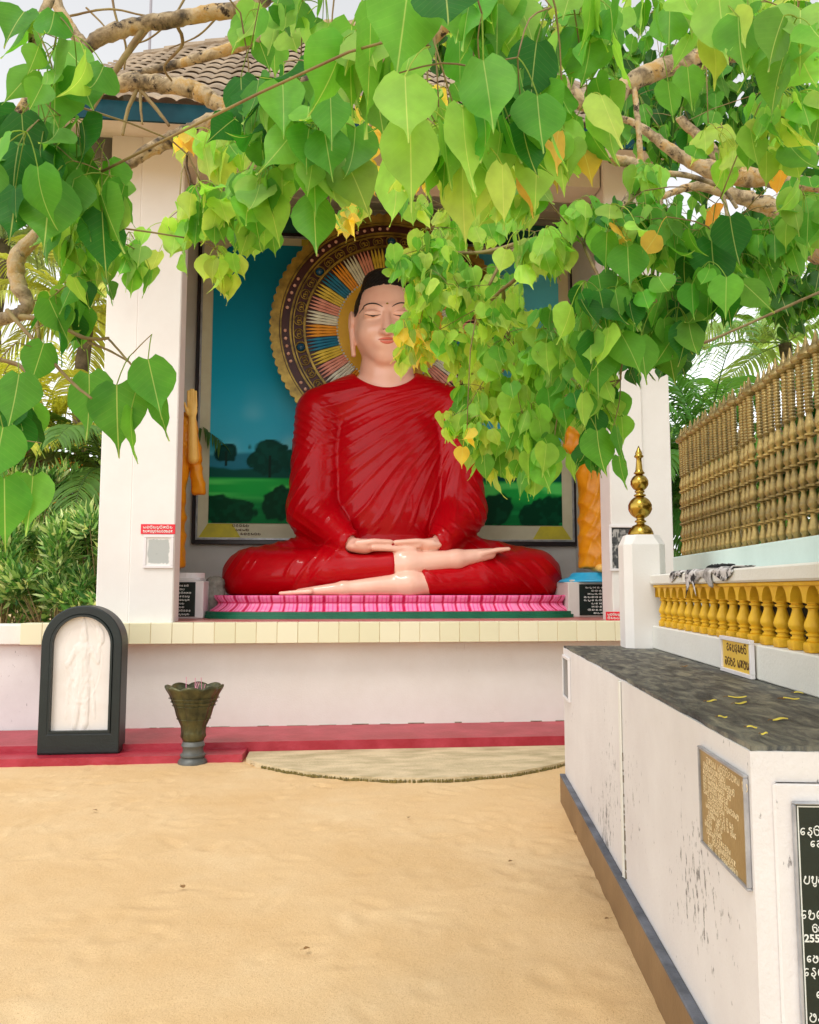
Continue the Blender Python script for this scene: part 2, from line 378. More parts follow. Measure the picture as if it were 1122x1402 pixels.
def vnoise(x, y, seed=0):                              # smooth value noise, numpy
    xi = np.floor(x).astype(np.int64); yi = np.floor(y).astype(np.int64); fx = x-xi; fy = y-yi
    fx = fx*fx*(3-2*fx); fy = fy*fy*(3-2*fy)
    def h(a, b):
        n = (a*374761393+b*668265263+seed*1442695041) & 0x7fffffff
        n = ((n ^ (n >> 13))*1274126177) & 0x7fffffff
        return ((n ^ (n >> 16)) & 0xffff)/65535.0
    return (h(xi,yi)*(1-fx)+h(xi+1,yi)*fx)*(1-fy)+(h(xi,yi+1)*(1-fx)+h(xi+1,yi+1)*fx)*fy

# ------------------------------------------------------------------ rounded solids meshed from a distance field
def smin(a, b, k):
    h = np.maximum(k-np.abs(a-b), 0)/k; return np.minimum(a, b)-h*h*k*0.25
def smax(a, b, k): return -smin(-a, -b, k)
def ell(x, y, z, c, r):
    px, py, pz = (x-c[0])/r[0], (y-c[1])/r[1], (z-c[2])/r[2]
    k0 = np.sqrt(px*px+py*py+pz*pz); k1 = np.sqrt((px/r[0])**2+(py/r[1])**2+(pz/r[2])**2)
    return k0*(k0-1)/np.maximum(k1, 1e-6)
def cap(x, y, z, a, b, ra, rb):
    d = [b[i]-a[i] for i in range(3)]; q = sum(v*v for v in d)
    t = np.clip(((x-a[0])*d[0]+(y-a[1])*d[1]+(z-a[2])*d[2])/q, 0, 1)
    return np.sqrt((x-a[0]-t*d[0])**2+(y-a[1]-t*d[1])**2+(z-a[2]-t*d[2])**2)-(ra+(rb-ra)*t)
def surface_nets(f, lo, hi, h):
    n = [int(math.ceil((hi[i]-lo[i])/h))+1 for i in range(3)]
    V = np.ones(n, np.float32); B = 16
    ax = [lo[i]+h*np.arange(n[i], dtype=np.float32) for i in range(3)]
    blk = [(i,j,k) for i in range(0,n[0],B) for j in range(0,n[1],B) for k in range(0,n[2],B)]
    cen = np.array([[ax[d][0]+h*(b[d]+B/2) for d in range(3)] for b in blk], np.float32)
    fc = f(cen[:,0], cen[:,1], cen[:,2])
    for b, val in zip(blk, fc):
        sl = tuple(slice(b[d], min(b[d]+B, n[d])) for d in range(3))
        if abs(val) > 2.0*B*h: V[sl] = val; continue
        X, Y, Z = np.meshgrid(ax[0][sl[0]], ax[1][sl[1]], ax[2][sl[2]], indexing='ij'); V[sl] = f(X, Y, Z)
    ins = V < 0
    cs = [(i,j,k) for i in (0,1) for j in (0,1) for k in (0,1)]
    cut = lambda A, c: A[c[0]:n[0]-1+c[0], c[1]:n[1]-1+c[1], c[2]:n[2]-1+c[2]]
    cnt = sum(cut(ins, c).astype(np.int8) for c in cs); mask = (cnt > 0) & (cnt < 8)
    I = np.argwhere(mask); idx = -np.ones(mask.shape, np.int64); idx[mask] = np.arange(len(I))
    vals = np.stack([cut(V, c)[mask] for c in cs], 1); acc = np.zeros((len(I), 3)); num = np.zeros(len(I))
    for a in range(8):
        for b in range(a+1, 8):
            d = np.array(cs[b])-np.array(cs[a])
            if np.abs(d).sum() != 1: continue
            va, vb = vals[:,a], vals[:,b]; x = (va < 0) != (vb < 0); t = np.where(x, va/np.where(x, va-vb, 1), 0)
            acc += np.where(x[:,None], np.array(cs[a])+t[:,None]*d, 0); num += x
    P = (I+acc/num[:,None])*h+np.array(lo)
    Q = []
    for d in range(3):
        e, g = (d+1) % 3, (d+2) % 3
        s0 = [slice(None)]*3; s1 = [slice(None)]*3; s0[d] = slice(0,-1); s1[d] = slice(1,None)
        A, Bn = ins[tuple(s0)], ins[tuple(s1)]
        E = np.argwhere(A != Bn); E = E[(E[:,e] > 0) & (E[:,g] > 0) & (E[:,e] < n[e]-1) & (E[:,g] < n[g]-1)]
        fl = A[E[:,0], E[:,1], E[:,2]]
        def cell(de, dg):
            C = E.copy(); C[:,e] -= de; C[:,g] -= dg; return idx[C[:,0], C[:,1], C[:,2]]
        q = np.stack([cell(1,1), cell(0,1), cell(0,0), cell(1,0)], 1); q[~fl] = q[~fl][:, ::-1]; Q.append(q)
    return P, np.concatenate(Q)
def vert_normals(P, Q):
    nrm = np.cross(P[Q[:,2]]-P[Q[:,0]], P[Q[:,3]]-P[Q[:,1]]); out = np.zeros_like(P)
    for k in range(4): np.add.at(out, Q[:,k], nrm)
    return out/np.maximum(np.linalg.norm(out, axis=1, keepdims=True), 1e-9)
def front_y(f, x, z, y0=-1.6, y1=0.6):                 # where a line going inwards first meets the solid
    ys = np.linspace(y0, y1, 1200); v = f(np.full_like(ys, x), ys, np.full_like(ys, z)); i = np.argmax(v < 0)
    return float(ys[i])

# ------------------------------------------------------------------ written strokes (rounded Sinhala-style letters)
GL = {
 'pa': [[(.18,.72),(.32,.95),(.40,.70),(.12,.55),(.02,.25),(.30,0),(.70,0),(.98,.25),(.96,.92)]],
 'ma': [[(.10,.95),(.36,.98),(.34,.66),(.08,.60),(.02,.25),(.30,0),(.72,0),(1,.30),(.95,.80),(.70,.95),(.58,.70),(.80,.55)]],
 'ra': [[(.15,.82),(.45,1.0),(.80,.90),(.70,.62),(.25,.52),(.08,.25),(.38,0),(.80,.04),(.95,.28)]],
 'ta': [[(.92,.78),(.62,1.0),(.20,.92),(.02,.50),(.20,.08),(.60,0),(.95,.25),(.86,.56),(.55,.50)]],
 'va': [[(.10,.86),(.45,1.0),(.92,.86),(1,.40),(.72,.02),(.28,.02),(.02,.32),(.22,.60),(.52,.45),(.40,.18)]],
 'ha': [[(.05,.62),(.20,.95),(.42,.86),(.28,.55),(.05,.30),(.25,0),(.52,.10),(.60,.45),(.68,.05),(.95,.12),(1,.52),(.82,.80)]],
 'e':  [[(.85,.82),(.45,.95),(.10,.60),(.18,.15),(.60,.05),(.82,.35),(.50,.52),(.32,.32)]],
 'da': [[(.85,.90),(.45,1.0),(.35,.75),(.75,.60),(.92,.30),(.55,.0),(.10,.15),(.20,.42),(.45,.35)],[(.55,0),(.50,-.18),(.75,-.22)]],
 'na': [[(.08,.50),(.05,.85),(.35,.98),(.42,.66),(.18,.40),(.05,.15),(.35,0),(.78,.02),(1,.35),(.84,.72),(.60,.60)]],
 'ya': [[(.05,.90),(.02,.30),(.28,0),(.48,.25),(.45,.70),(.50,.20),(.75,0),(1,.30),(.95,.92)]],
 'sa': [[(.05,.30),(.30,.02),(.48,.30),(.30,.55),(.08,.70),(.30,.98),(.62,.90),(.55,.60)],[(.48,.30),(.66,0),(.98,.14),(.96,.65)]],
 'i':  [[(.05,.95),(.0,.35),(.35,0),(.85,.05),(1,.45),(.70,.78),(.25,.72)],[(.15,1.0),(.45,1.22),(.90,1.12),(.95,.92)]],
 'u':  [[(.10,.60),(.20,.95),(.45,.75),(.12,.35),(.35,0),(.80,.05),(.98,.40),(.95,.90)],[(.35,-.05),(.40,-.28),(.85,-.26),(.80,-.05)]],
 'k':  [[(.05,.85),(.30,1.0),(.40,.55),(.30,.05),(.05,.20),(.25,.50),(.70,.50),(.98,.75),(.72,1.0),(.55,.70),(.72,.05),(1,.15)]],
}
ALLG = list(GL)
def strokes(name, lines, mat, parent, thick, flat=True):
    """lines: (text glyph list, x, z, height, width per glyph); written in the local x,z plane at y = 0"""
    cu = bpy.data.curves.new(name, 'CURVE'); cu.dimensions = '3D'; cu.bevel_depth = thick; cu.bevel_resolution = 1; cu.resolution_u = 3
    for gl, x, z, hgt, wid in lines:
        for g in gl:
            if g == ' ': x += wid*0.6; continue
            for pl in GL[g]:
                sp = cu.splines.new('NURBS'); sp.points.add(len(pl)-1); sp.order_u = 3; sp.use_endpoint_u = True
                for q, (a, b) in zip(sp.points, pl): q.co = (x+a*wid*0.82, 0, z+b*hgt, 1)
            x += wid
    cu.materials.append(mat)
    o = bpy.data.objects.new(name, cu); col.objects.link(o); o.parent = parent
    o.scale = (1, 0.3 if flat else 1, 1)
    return o
def digits(text, x, z, size, mat, parent, y=0.0):
    cu = bpy.data.curves.new('lettering', 'FONT'); cu.body = text; cu.size = size; cu.extrude = 0.0008; cu.offset = 0.0006
    cu.materials.append(mat)
    o = bpy.data.objects.new('lettering', cu); col.objects.link(o); o.parent = parent
    o.location = (x, y, z); o.rotation_euler = (R(90), 0, 0)
    return o

# ================================================================== GROUND
def make_ground():
    def axis(lo, hi, d, far):
        a = list(np.arange(lo, hi+1e-6, d)); s = d; x = a[-1]
        while x < far: s *= 1.5; x += s; a.append(x)
        s = d; x = a[0]; pre = []
        while x > -far: s *= 1.5; x -= s; pre.append(x)
        return np.array(pre[::-1]+a)
    xs = axis(-3.9, 1.4, 0.028, 400); ys = axis(1.7, 8.4, 0.03, 400)
    X, Y = np.meshgrid(xs, ys, indexing='ij')
    Z = 0.004*(vnoise(X*2.2, Y*2.2, 1)-0.5)+0.003*(vnoise(X*.8*7+Y*.6*7, Y*.8*7-X*.6*7, 2)-0.5)+0.005*(vnoise(X*.6*15-Y*.8*15, Y*.6*15+X*.8*15, 3)-0.5)
    g = np.random.default_rng(3)
    for _ in range(300):                                # scuffs and footprints
        cx, cy = g.uniform(-3.6, 1.2), g.uniform(2.0, 7.9); a = g.uniform(0, 3.14); l, w = g.uniform(.05, .13), g.uniform(.03, .06)
        i0, i1 = np.searchsorted(xs, [cx-.4, cx+.4]); j0, j1 = np.searchsorted(ys, [cy-.4, cy+.4])
        x, y = X[i0:i1, j0:j1]-cx, Y[i0:i1, j0:j1]-cy
        u = (x*math.cos(a)+y*math.sin(a))/l; v = (-x*math.sin(a)+y*math.cos(a))/w; q = u*u+v*v
        Z[i0:i1, j0:j1] += -g.uniform(.003, .010)*np.exp(-q*1.2)+.004*np.exp(-(np.sqrt(q)-1.5)**2*4)
    far = np.clip((np.abs(X+1.2)-3.5)/2, 0, 1)
    Z *= np.where((X > -3.9) & (X < 1.4) & (Y > 1.7) & (Y < 8.4), 1, 0.0)
    Z -= 0.012
    nx, ny = X.shape; id_ = np.arange(nx*ny).reshape(nx, ny)
    F = np.stack([id_[:-1,:-1].ravel(), id_[1:,:-1].ravel(), id_[1:,1:].ravel(), id_[:-1,1:].ravel()], 1)
    struct(mesh_obj('ground', np.stack([X.ravel(), Y.ravel(), Z.ravel()], 1), F, M['sand'], smooth=True))
make_ground()

# ================================================================== SHRINE
LEDGE = 9.10; ZT = L(180, 853, LEDGE).z; ZB = L(180, 882, LEDGE).z; WALLY = 9.31
XL = L(28, 853, LEDGE).x; XR = L(935, 850, LEDGE).x
def sthing(name, label, cat, x, y, z, group=None):
    t = thing(name, label, cat, S(x, y, z), TURN, group); t['base'] = (x, y, z); return t
def sobj(name, mb, mat, t, smooth=False, **kw):
    b = t['base']; return obj(name, mb, mat, t, smooth, loc=(-b[0], -b[1], -b[2]), **kw)
def smesh(name, V, F, mat, t, smooth=True, **kw):
    b = t['base']; return mesh_obj(name, V, F, mat, t, smooth, loc=(-b[0], -b[1], -b[2]), **kw)

BACK = 12.3; CEIL = 7.45
shrine = sthing('shrine_building', 'white open-fronted shrine with tiled roof behind the seated red statue', 'shrine', 0, WALLY, 0)
m = MB(); m.box(XL+0.25, XR, WALLY, BACK+0.3, -0.05, ZT-0.012)
# a ragged foot to the plinth where the plaster has come away
sobj('plinth', m, M['wall_white'], shrine)
m = MB(); x = L(150,998,WALLY).x
while x < L(780,998,WALLY).x:
    w = random.uniform(.05, .3); h = random.choice([.004, .006, .01, .018])*random.uniform(.6, 1.3)
    m.box(x, x+w, WALLY-0.006-random.random()*.003, WALLY+.02, 0.119, 0.12+h); x += w+random.uniform(0, .35)
sobj('worn_plaster_edge', m, M['soil_dark'], shrine)['kind'] = 'stuff'
# tiled ledge
m = MB(); tw = 0.222; x = XL; m.box(XL+.006, XR, LEDGE+0.006, WALLY+0.02, ZB+.004, ZT-0.008)
tiles = MB()
while x < XR-0.02:
    x1 = min(x+tw, XR); tiles.box(x+.003, x1-.003, LEDGE, LEDGE+.02, ZB, ZT-.004, .003); x = x1
y0 = LEDGE
for k in range(2): 
    x = XL
    while x < XR-.02:
        x1 = min(x+tw, XR); tiles.box(x+.003, x1-.003, y0+.003+k*tw*.55, y0+tw*.55+k*tw*.55, ZT-.012, ZT, .003); x = x1
tiles.box(XL, XL+.02, LEDGE+.024, WALLY+.25, ZB, ZT-.014)
ledge = sobj('ledge', m, M['concrete'], shrine); lt = sobj('ledge_tiles', tiles, M['cream_tile'], shrine)
m = MB(); m.box(XL+.4, XR-.1, LEDGE+.26, BACK, ZT-.011, ZT+.004); sobj('red_floor', m, M['red_floor'], shrine)
# pillars
PZ = 6.45
def pillar(xa, xb, xc, side):
    m = MB(); zt = PZ+.5
    m.box(min(xa, xb), max(xa, xb), LEDGE+.16, LEDGE+.46, ZT-.02, zt, .012)
    m.box(min(xb, xc), max(xb, xc), LEDGE+.12, LEDGE+.48, ZT-.02, zt, .012)
    e = xc; w = -.05 if side > 0 else .05
    return sobj('pillar', m, M['pillar_white'], shrine)
pl = [L(q, 600, LEDGE+.13).x for q in (138, 183, 243.5, 250, 834, 880, 920)]
pillar(pl[0], pl[1], pl[2], -1); pillar(pl[6], pl[5], pl[4], 1)
# lintel, ceiling, side walls, back wall
m = MB(); m.box(pl[2]+.02, pl[4]-.02, LEDGE+.18, LEDGE+.6, PZ, PZ+.62); sobj('lintel', m, M['beige'], shrine)
m = MB(); m.box(pl[0]+.02, pl[6]-.02, LEDGE+.45, BACK+.3, CEIL, CEIL+.12)
for k in range(9): m.box(pl[1], pl[5], LEDGE+.9+k*.28, LEDGE+.93+k*.28, CEIL-.02, CEIL-.001)
sobj('ceiling', m, M['beige'], shrine)
m = MB(); m.box(pl[0]+.02, pl[6]-.02, BACK, BACK+.25, ZT-.02, CEIL-.002); sobj('back_wall', m, M['interior'], shrine)
sidex0, sidex1 = pl[0]+.03, pl[6]-.03
m = MB(); m.box(sidex0, sidex0+.2, LEDGE+.485, BACK-.002, ZT-.02, CEIL-.003); sobj('side_wall', m, M['interior'], shrine)
m = MB(); m.box(sidex1-.2, sidex1, LEDGE+.485, BACK-.002, ZT-.02, CEIL-.003); sobj('side_wall', m, M['interior'], shrine)
b0, b1 = L(300, 310, BACK-.2).z, L(300, 288, BACK-.2).z
m = MB(); m.box(sidex0+.21, sidex1-.21, BACK-.2, BACK-.003, b0, b1); sobj('ceiling_beam', m, M['green_beam'], shrine)

# roof: courses of wavy tiles above a teal fascia
EAVE = 8.15; ZE = L(200, 140, EAVE).z
RX0, RX1 = L(40, 140, EAVE).x, L(955, 190, EAVE).x
RID = 11.7
def ridge_z(u): 
    zl = L(60, 80, RID).z; zm = L(480, 52, RID).z
    return zl+(zm-zl)*math.sin(min(1, u/.5 if u < .5 else (1-u)/.5)*math.pi/2)
def roof_part():
    rows, per = 13, 0.19; n = int((RX1-RX0)/0.026); V = []; F = []
    for side in (0, 1):
        for r in range(rows):
            base = len(V)
            for kind in (0, 1, 2):                   # under lip, lower edge, upper edge
                t = (r if kind < 2 else r+1.12)/rows
                for i in range(n+1):
                    u = i/n; x = RX0+(RX1-RX0)*u
                    w = 0.026*abs(math.sin(math.pi*x/per))**0.7*1.6
                    y = EAVE+(RID-EAVE)*t if side == 0 else 2*RID-EAVE-(RID-EAVE)*t
                    jit = 0.012*(math.sin(int(x/per)*12.9898+r*78.233)*43758.5 % 1)
                    z = ZE+(ridge_z(u)-ZE)*t+w+(0.055+jit if kind == 1 else 0.0 if kind == 2 else 0.022+jit)
                    V.append((x, y, z))
            for kind in (0, 1):
                for i in range(n):
                    a = base+kind*(n+1)+i; q = (a, a+1, a+n+2, a+n+1); F.append(q if side == 0 else q[::-1])
    return np.array(V), np.array(F)
V, F = roof_part(); smesh('roof_tiles', V, F, M['roof'], shrine, smooth=False)
m = MB(); n = 24
for i in range(n):
    u0, u1 = i/n, (i+1)/n; xa, xb = RX0+(RX1-RX0)*u0, RX0+(RX1-RX0)*u1
    m.lathe([(.01,xa),(.10,xa+.003),(.085,xb+.03),(.01,xb+.031)], 8)
    for k in range(len(m.v)-32, len(m.v)):
        vx, vy, vz = m.v[k]; f = (vz-xa)/(xb-xa); m.v[k] = (vz, RID+vx, ridge_z(u0)+(ridge_z(u1)-ridge_z(u0))*min(f,1)+.03+vy)
sobj('ridge_cap', m, M['roof'], shrine, smooth=False)
m = MB(); m.box(RX0+.02, RX1-.02, EAVE+.04, EAVE+.07, ZE-.17, ZE+.03); m.box(RX0+.03, RX1-.03, EAVE+.045, EAVE+.09, ZE-.05, ZE+.02)
sobj('fascia', m, M['teal'], shrine)
m = MB(); m.add([(RX0+.05,EAVE+.075,ZE-.14),(RX1-.05,EAVE+.075,ZE-.14),(RX1-.05,LEDGE+.3,ZE+.3),(RX0+.05,LEDGE+.3,ZE+.3),
                 (RX0+.05,EAVE+.075,ZE-.11),(RX1-.05,EAVE+.075,ZE-.11),(RX1-.05,LEDGE+.3,ZE+.34),(RX0+.05,LEDGE+.3,ZE+.34)],
                [(0,3,2,1),(4,5,6,7),(0,1,5,4),(1,2,6,5),(2,3,7,6),(3,0,4,7)]); sobj('soffit', m, M['beige'], shrine)
m = MB()
for xx in (RX0+.06, RX1-.12):
    m.add([(xx,EAVE+.1,ZE-.1),(xx,2*RID-EAVE-.1,ZE-.1),(xx,RID,ridge_z(0)-.04),(xx+.06,EAVE+.1,ZE-.1),(xx+.06,2*RID-EAVE-.1,ZE-.1),(xx+.06,RID,ridge_z(0)-.04)],
          [(0,2,1),(3,4,5),(0,1,4,3),(1,2,5,4),(2,0,3,5)])
sobj('gable', m, M['beige'], shrine)

# low boundary wall running left from the shrine
bw = sthing('boundary_wall', 'low cracked white wall left of the arched black framed panel', 'wall', -6, WALLY, 0)
m = MB(); m.box(-13, XL+.245, WALLY+.02, WALLY+.3, -.05, 1.02, .01); sobj('lower_wall', m, M['old_white'], bw)
m = MB(); m.box(-13, XL-.004, WALLY-.06, WALLY+.34, 1.021, ZT-.02, .01); sobj('coping', m, M['wall_white'], bw)

# red steps, concrete apron
U0 = 8.375; L0 = 8.07
m = MB(); xe = L(332, 1035, L0).x
m.slab([(-13, L0), (xe, L0), (xe+.02, U0-.002), (-13, U0-.002)], -.06, .06)
so = struct(mesh_obj('lower_red_step', m.v, m.f, M['tile_red'])); so.location = S(0,0,0); so.rotation_euler = (0,0,TURN)
m = MB(); m.box(-13, 4.6, U0, WALLY-.003, -.05, .12)
so = struct(mesh_obj('upper_red_step', m.v, m.f, M['tile_red'])); so.rotation_euler = (0,0,TURN)
A0, A1, A2 = unS(at_height(338,1038,.03)), unS(at_height(515,1069,.0)), unS(at_height(790,1040,.0))
def circ3(p, q, r):
    ax, ay, bx, by, cx, cy = p.x, p.y, q.x, q.y, r.x, r.y; d = 2*(ax*(by-cy)+bx*(cy-ay)+cx*(ay-by))
    ux = ((ax*ax+ay*ay)*(by-cy)+(bx*bx+by*by)*(cy-ay)+(cx*cx+cy*cy)*(ay-by))/d
    uy = ((ax*ax+ay*ay)*(cx-bx)+(bx*bx+by*by)*(ax-cx)+(cx*cx+cy*cy)*(bx-ax))/d
    return ux, uy, math.hypot(ax-ux, ay-uy)
cx, cy, cr = circ3(A0, A1, A2)
pts = []
a0, a1 = math.atan2(A0.y-cy, A0.x-cx), math.atan2(A2.y+.25-cy, A2.x+.5-cx)
for i in range(41):
    a = a0+(a1-a0)*i/40; rr = cr+random.uniform(-.012, .012); pts.append((cx+rr*math.cos(a), cy+rr*math.sin(a)))
pts += [(pts[-1][0], U0-.004), (pts[0][0], U0-.004)]
if sum(pts[i][0]*pts[(i+1)%len(pts)][1]-pts[(i+1)%len(pts)][0]*pts[i][1] for i in range(len(pts))) < 0: pts = pts[::-1]
m = MB(); m.slab(pts, -.05, .028)
so = struct(mesh_obj('concrete_apron', m.v, m.f, M['concrete'])); so.rotation_euler = (0,0,TURN)
# moss on the broken rim of the apron
m = MB()
for i in range(3, 38):
    p = pts[i] if pts[0][0] < pts[20][0] else pts[i]
    for _ in range(34):
        f = random.random(); q = pts[(i+1) % 41]; x, y = p[0]+(q[0]-p[0])*f, p[1]+(q[1]-p[1])*f
        s = random.uniform(.003, .009)*(.6+.8*math.sin(i*.9)**2); h_ = random.uniform(.002,.018); m.lathe([(s*.3,-.02),(s,-.008),(s*.6,h_*.7),(.001,h_)], 5, x+random.uniform(-.012,.01), y+random.uniform(-.012,.01))
moss = struct(mesh_obj('moss', m.v, m.f, pmat('moss', lin(140,122,64), lin(86,80,40), 30, 0.9))); moss['kind'] = 'stuff'; moss.rotation_euler = (0,0,TURN); moss['label'] = 'dark moss on the curved rim of the concrete apron'; moss['category'] = 'moss'

# thin pole behind the roof
t = thing('roof_pole', 'thin grey metal pole standing up behind the tiled roof', 'pole', at_depth(205, 60, 17).xy.to_3d())
ph = at_depth(206, -60, 17).z
m = MB(); m.lathe([(.045,0),(.045,ph*.6),(.035,ph*.6+.02),(.03,ph)], 8); obj('shaft', m, M['pole'], t, True)
m = MB(); m.lathe([(.10,0),(.10,.02),(.055,.06),(.05,.1)], 10); obj('base_flange', m, M['pole'], t, True)

# ================================================================== MURAL behind the statue
FY = BACK-.06
fo = [L(262, 745, FY), L(786, 332, FY)]; fi = [L(267, 739, FY), L(780, 340, FY)]; pi_ = [L(285, 716, FY), L(764, 352, FY)]
mural = sthing('wall_mural', 'large framed landscape mural with teal sky behind the seated statue', 'painting', (fo[0].x+fo[1].x)/2, FY, fo[0].z)
m = MB(); X0, X1, Z0, Z1 = fo[0].x, fo[1].x, fo[0].z, fo[1].z; x0, x1, z0, z1 = fi[0].x, fi[1].x, fi[0].z, fi[1].z
m.box(X0, x0, FY-.03, FY+.05, Z0, Z1, .008); m.box(x1, X1, FY-.03, FY+.05, Z0, Z1, .008)
m.box(x0+.001, x1-.001, FY-.028, FY+.05, Z0, z0, .006); m.box(x0+.001, x1-.001, FY-.028, FY+.05, z1, Z1, .006); sobj('frame', m, M['frame_dark'], mural)
m = MB(); q = .03
m.box(x0+.004, x0+q, FY-.012, FY+.04, z0+.004, z1-.004); m.box(x1-q, x1-.004, FY-.012, FY+.04, z0+.004, z1-.004); m.box(x0+q+.001, x1-q-.001, FY-.011, FY+.04, z0+.004, z0+q); m.box(x0+q+.001, x1-q-.001, FY-.011, FY+.04, z1-q, z1-.004)
sobj('inner_frame', m, M['aluminium'], mural)
m = MB(); m.box(x0+.002, x1-.002, FY+.012, FY+.05, z0+.002, z1-.002); sobj('mount', m, M['mat_cream'], mural)
px0, px1, pz0, pz1 = pi_[0].x, pi_[1].x, pi_[0].z, pi_[1].z
m = MB()
for sx in (0, 1):
    xa = x0+q if sx == 0 else x1-q; d = 1 if sx == 0 else -1
    p = [(xa+.02*d, z0+q+.01), (xa+.62*d, z0+q+.01), (xa+.50*d, pz0-.008), (px0-.006 if sx == 0 else px1+.006, pz0-.008)]
    m.prism(p if d > 0 else p[::-1], FY+.007, FY+.02)
    p = [((px0 if sx == 0 else px1)+1.3*d, pz1+.008), ((px0 if sx == 0 else px1)+1.7*d, pz1+.008), ((px0 if sx == 0 else px1)+1.7*d, z1-q-.01), ((px0 if sx == 0 else px1)+1.3*d, z1-q-.01)]
    m.prism(p if d > 0 else p[::-1], FY+.007, FY+.02)
sobj('mount_corner', m, M['mat_yellow'], mural)
# the picture itself: a teal sky, trees on the skyline, a meadow, dark bushes
nx, nz = 300, 230
U, W = np.meshgrid(np.linspace(0,1,nx), np.linspace(0,1,nz), indexing='ij'); asp = (px1-px0)/(pz1-pz0)
def mixc(a, b, t): return a*(1-t[...,None])+np.array(b)*t[...,None]
def sst(a, b, x): t = np.clip((x-a)/(b-a), 0, 1); return t*t*(3-2*t)
cl = lambda r, g, b: np.array(lin(r,g,b)[:3])
C = np.zeros((nx,nz,3))+cl(10,96,122)
C = mixc(C, cl(16,128,156), sst(1,.35,W)); C = mixc(C, cl(78,158,196), sst(.45,.9,U)*.8*sst(.2,.5,W))
nz1 = vnoise(U*6*asp, W*9, 5)*.6+vnoise(U*14*asp, W*18, 6)*.4
C = mixc(C, cl(150,196,206), sst(.35,.85,nz1)*sst(.55,.25,W)*.35); C = mixc(C, cl(74,158,178), sst(.55,.2,W)*.45)
hill = .215+.03*np.sin(U*9+.5)+.012*vnoise(U*20, U*0, 8); C = mixc(C, cl(20,84,104), sst(hill+.008, hill-.008, W)*.85)
wood = .185+.018*vnoise(U*30, U*0+2, 9); C = mixc(C, cl(8,62,54), sst(wood+.006, wood-.004, W))
mead = .158; C = mixc(C, cl(26,136,56), sst(mead+.004, mead-.004, W)); C = mixc(C, cl(70,170,80), sst(.5,.8,vnoise(U*8, W*50, 10))*sst(mead, mead-.01, W)*sst(.06,.12,W))
C = mixc(C, cl(8,84,44), sst(.11,.05,W)*.9); C = mixc(C, cl(20,120,60), sst(.6,.8,vnoise(U*10, W*70, 12))*sst(.13,.08,W)*.6)
def blob(u, w, r, c, seed, k=.35, ww=1.0):
    global C
    c = np.array(c)*.8
    d = np.sqrt(((U-u)*asp/ww)**2+(W-w)**2)/r; d = d+k*(vnoise(U*60*asp, W*60, seed)-.5)+.3*(vnoise(U*25*asp, W*25, seed+1)-.5)
    C = mixc(C, c, sst(1.05,.9,d)); C = mixc(C, np.array(c)*1.9, sst(.5,.75,vnoise(U*70*asp, W*70, seed+2))*sst(1,.7,d)*.5)
blob(.045,.245,.032,cl(6,48,44),20,ww=1.3); blob(.165,.235,.062,cl(6,54,46),23,ww=1.1); blob(.13,.22,.035,cl(6,54,46),26); blob(.215,.225,.04,cl(8,60,50),28)
C = mixc(C, cl(14,34,28), ((np.abs(U-.165) < .004) & (W > .16) & (W < .24)).astype(float)); C = mixc(C, cl(14,34,28), ((np.abs(U-.045) < .003) & (W > .2) & (W < .25)).astype(float))
for u in (.80,.86,.93,.98): blob(u, .22+.02*math.sin(u*40), .05, cl(6,56,52), int(u*100), ww=1.4)
for u, w, r in ((.03,.05,.05),(.08,.045,.045),(.21,.07,.06),(.27,.05,.05),(.80,.05,.06),(.93,.03,.06),(.98,.06,.05)): blob(u, w, r, cl(5,52,32), int(u*1000)+5, ww=1.3)
V = np.stack([px0+(px1-px0)*U, np.full_like(U, FY), pz0+(pz1-pz0)*W], 2).reshape(-1,3)
cr_ = .42; keep = np.ones((nx,nz), bool)                 # rounded top corners
XX, ZZ = (px1-px0)*U, (pz1-pz0)*(1-W)
for dx in (XX, (px1-px0)-XX): keep &= ~((dx < cr_) & (ZZ < cr_) & ((dx-cr_)**2+(ZZ-cr_)**2 > cr_**2))
id_ = np.arange(nx*nz).reshape(nx,nz); F = np.stack([id_[:-1,:-1], id_[1:,:-1], id_[1:,1:], id_[:-1,1:]], 2).reshape(-1,4)
kf = keep.ravel()[F].all(1); smesh('picture', V, F[kf], M['mural'], mural, False, tint=np.clip(C*2.15, 0, .85).reshape(-1,3))
e = bpy.data.objects.new('caption', None)
ins = strokes('caption', [(['ma','ra','ta','sa','na'], 0, .09, .035, .05), (['pa','e','ya','na'], .05, .03, .03, .05), (['sa','va','ra','ha','ta','na'], .12, -.03, .03, .05)], M['letter_dark'], mural, .004)
bpy.data.objects.remove(e)
cp = L(318, 722, FY); ins.location = (cp.x-mural['base'][0], .002, cp.z-.08-mural['base'][2])

# ================================================================== HALO
HY = BACK-.55
hc = L(536, 452, HY); px = (L(636,452,HY).x-L(536,452,HY).x)/100
halo = sthing('halo', 'round ornate halo of coloured rays behind the statue head', 'halo', hc.x, HY, hc.z)
def ring(r0, r1, y0, y1, seg=120, mod=None):
    m = MB(); V = []
    for i in range(seg):
        a = 2*math.pi*i/seg; k = 1 if mod is None else mod(a)
        for r, y in ((r0,y0),(r1*k,y0),(r1*k,y1),(r0,y1)): V.append((r*math.cos(a), y, r*math.sin(a)))
    F = []
    for i in range(seg):
        j = (i+1) % seg
        for k in range(4): F.append((i*4+k, i*4+(k+1)%4, j*4+(k+1)%4, j*4+k))
    return m.add(V, F)
obj('backing_disc', ring(0.01, 157*px, .0, .05), M['maroon'], halo)
obj('scalloped_rim', ring(150*px, 160*px, -.03, .03, 576, lambda a: 1+.02*abs(math.sin(a*44))), M['gold'], halo)
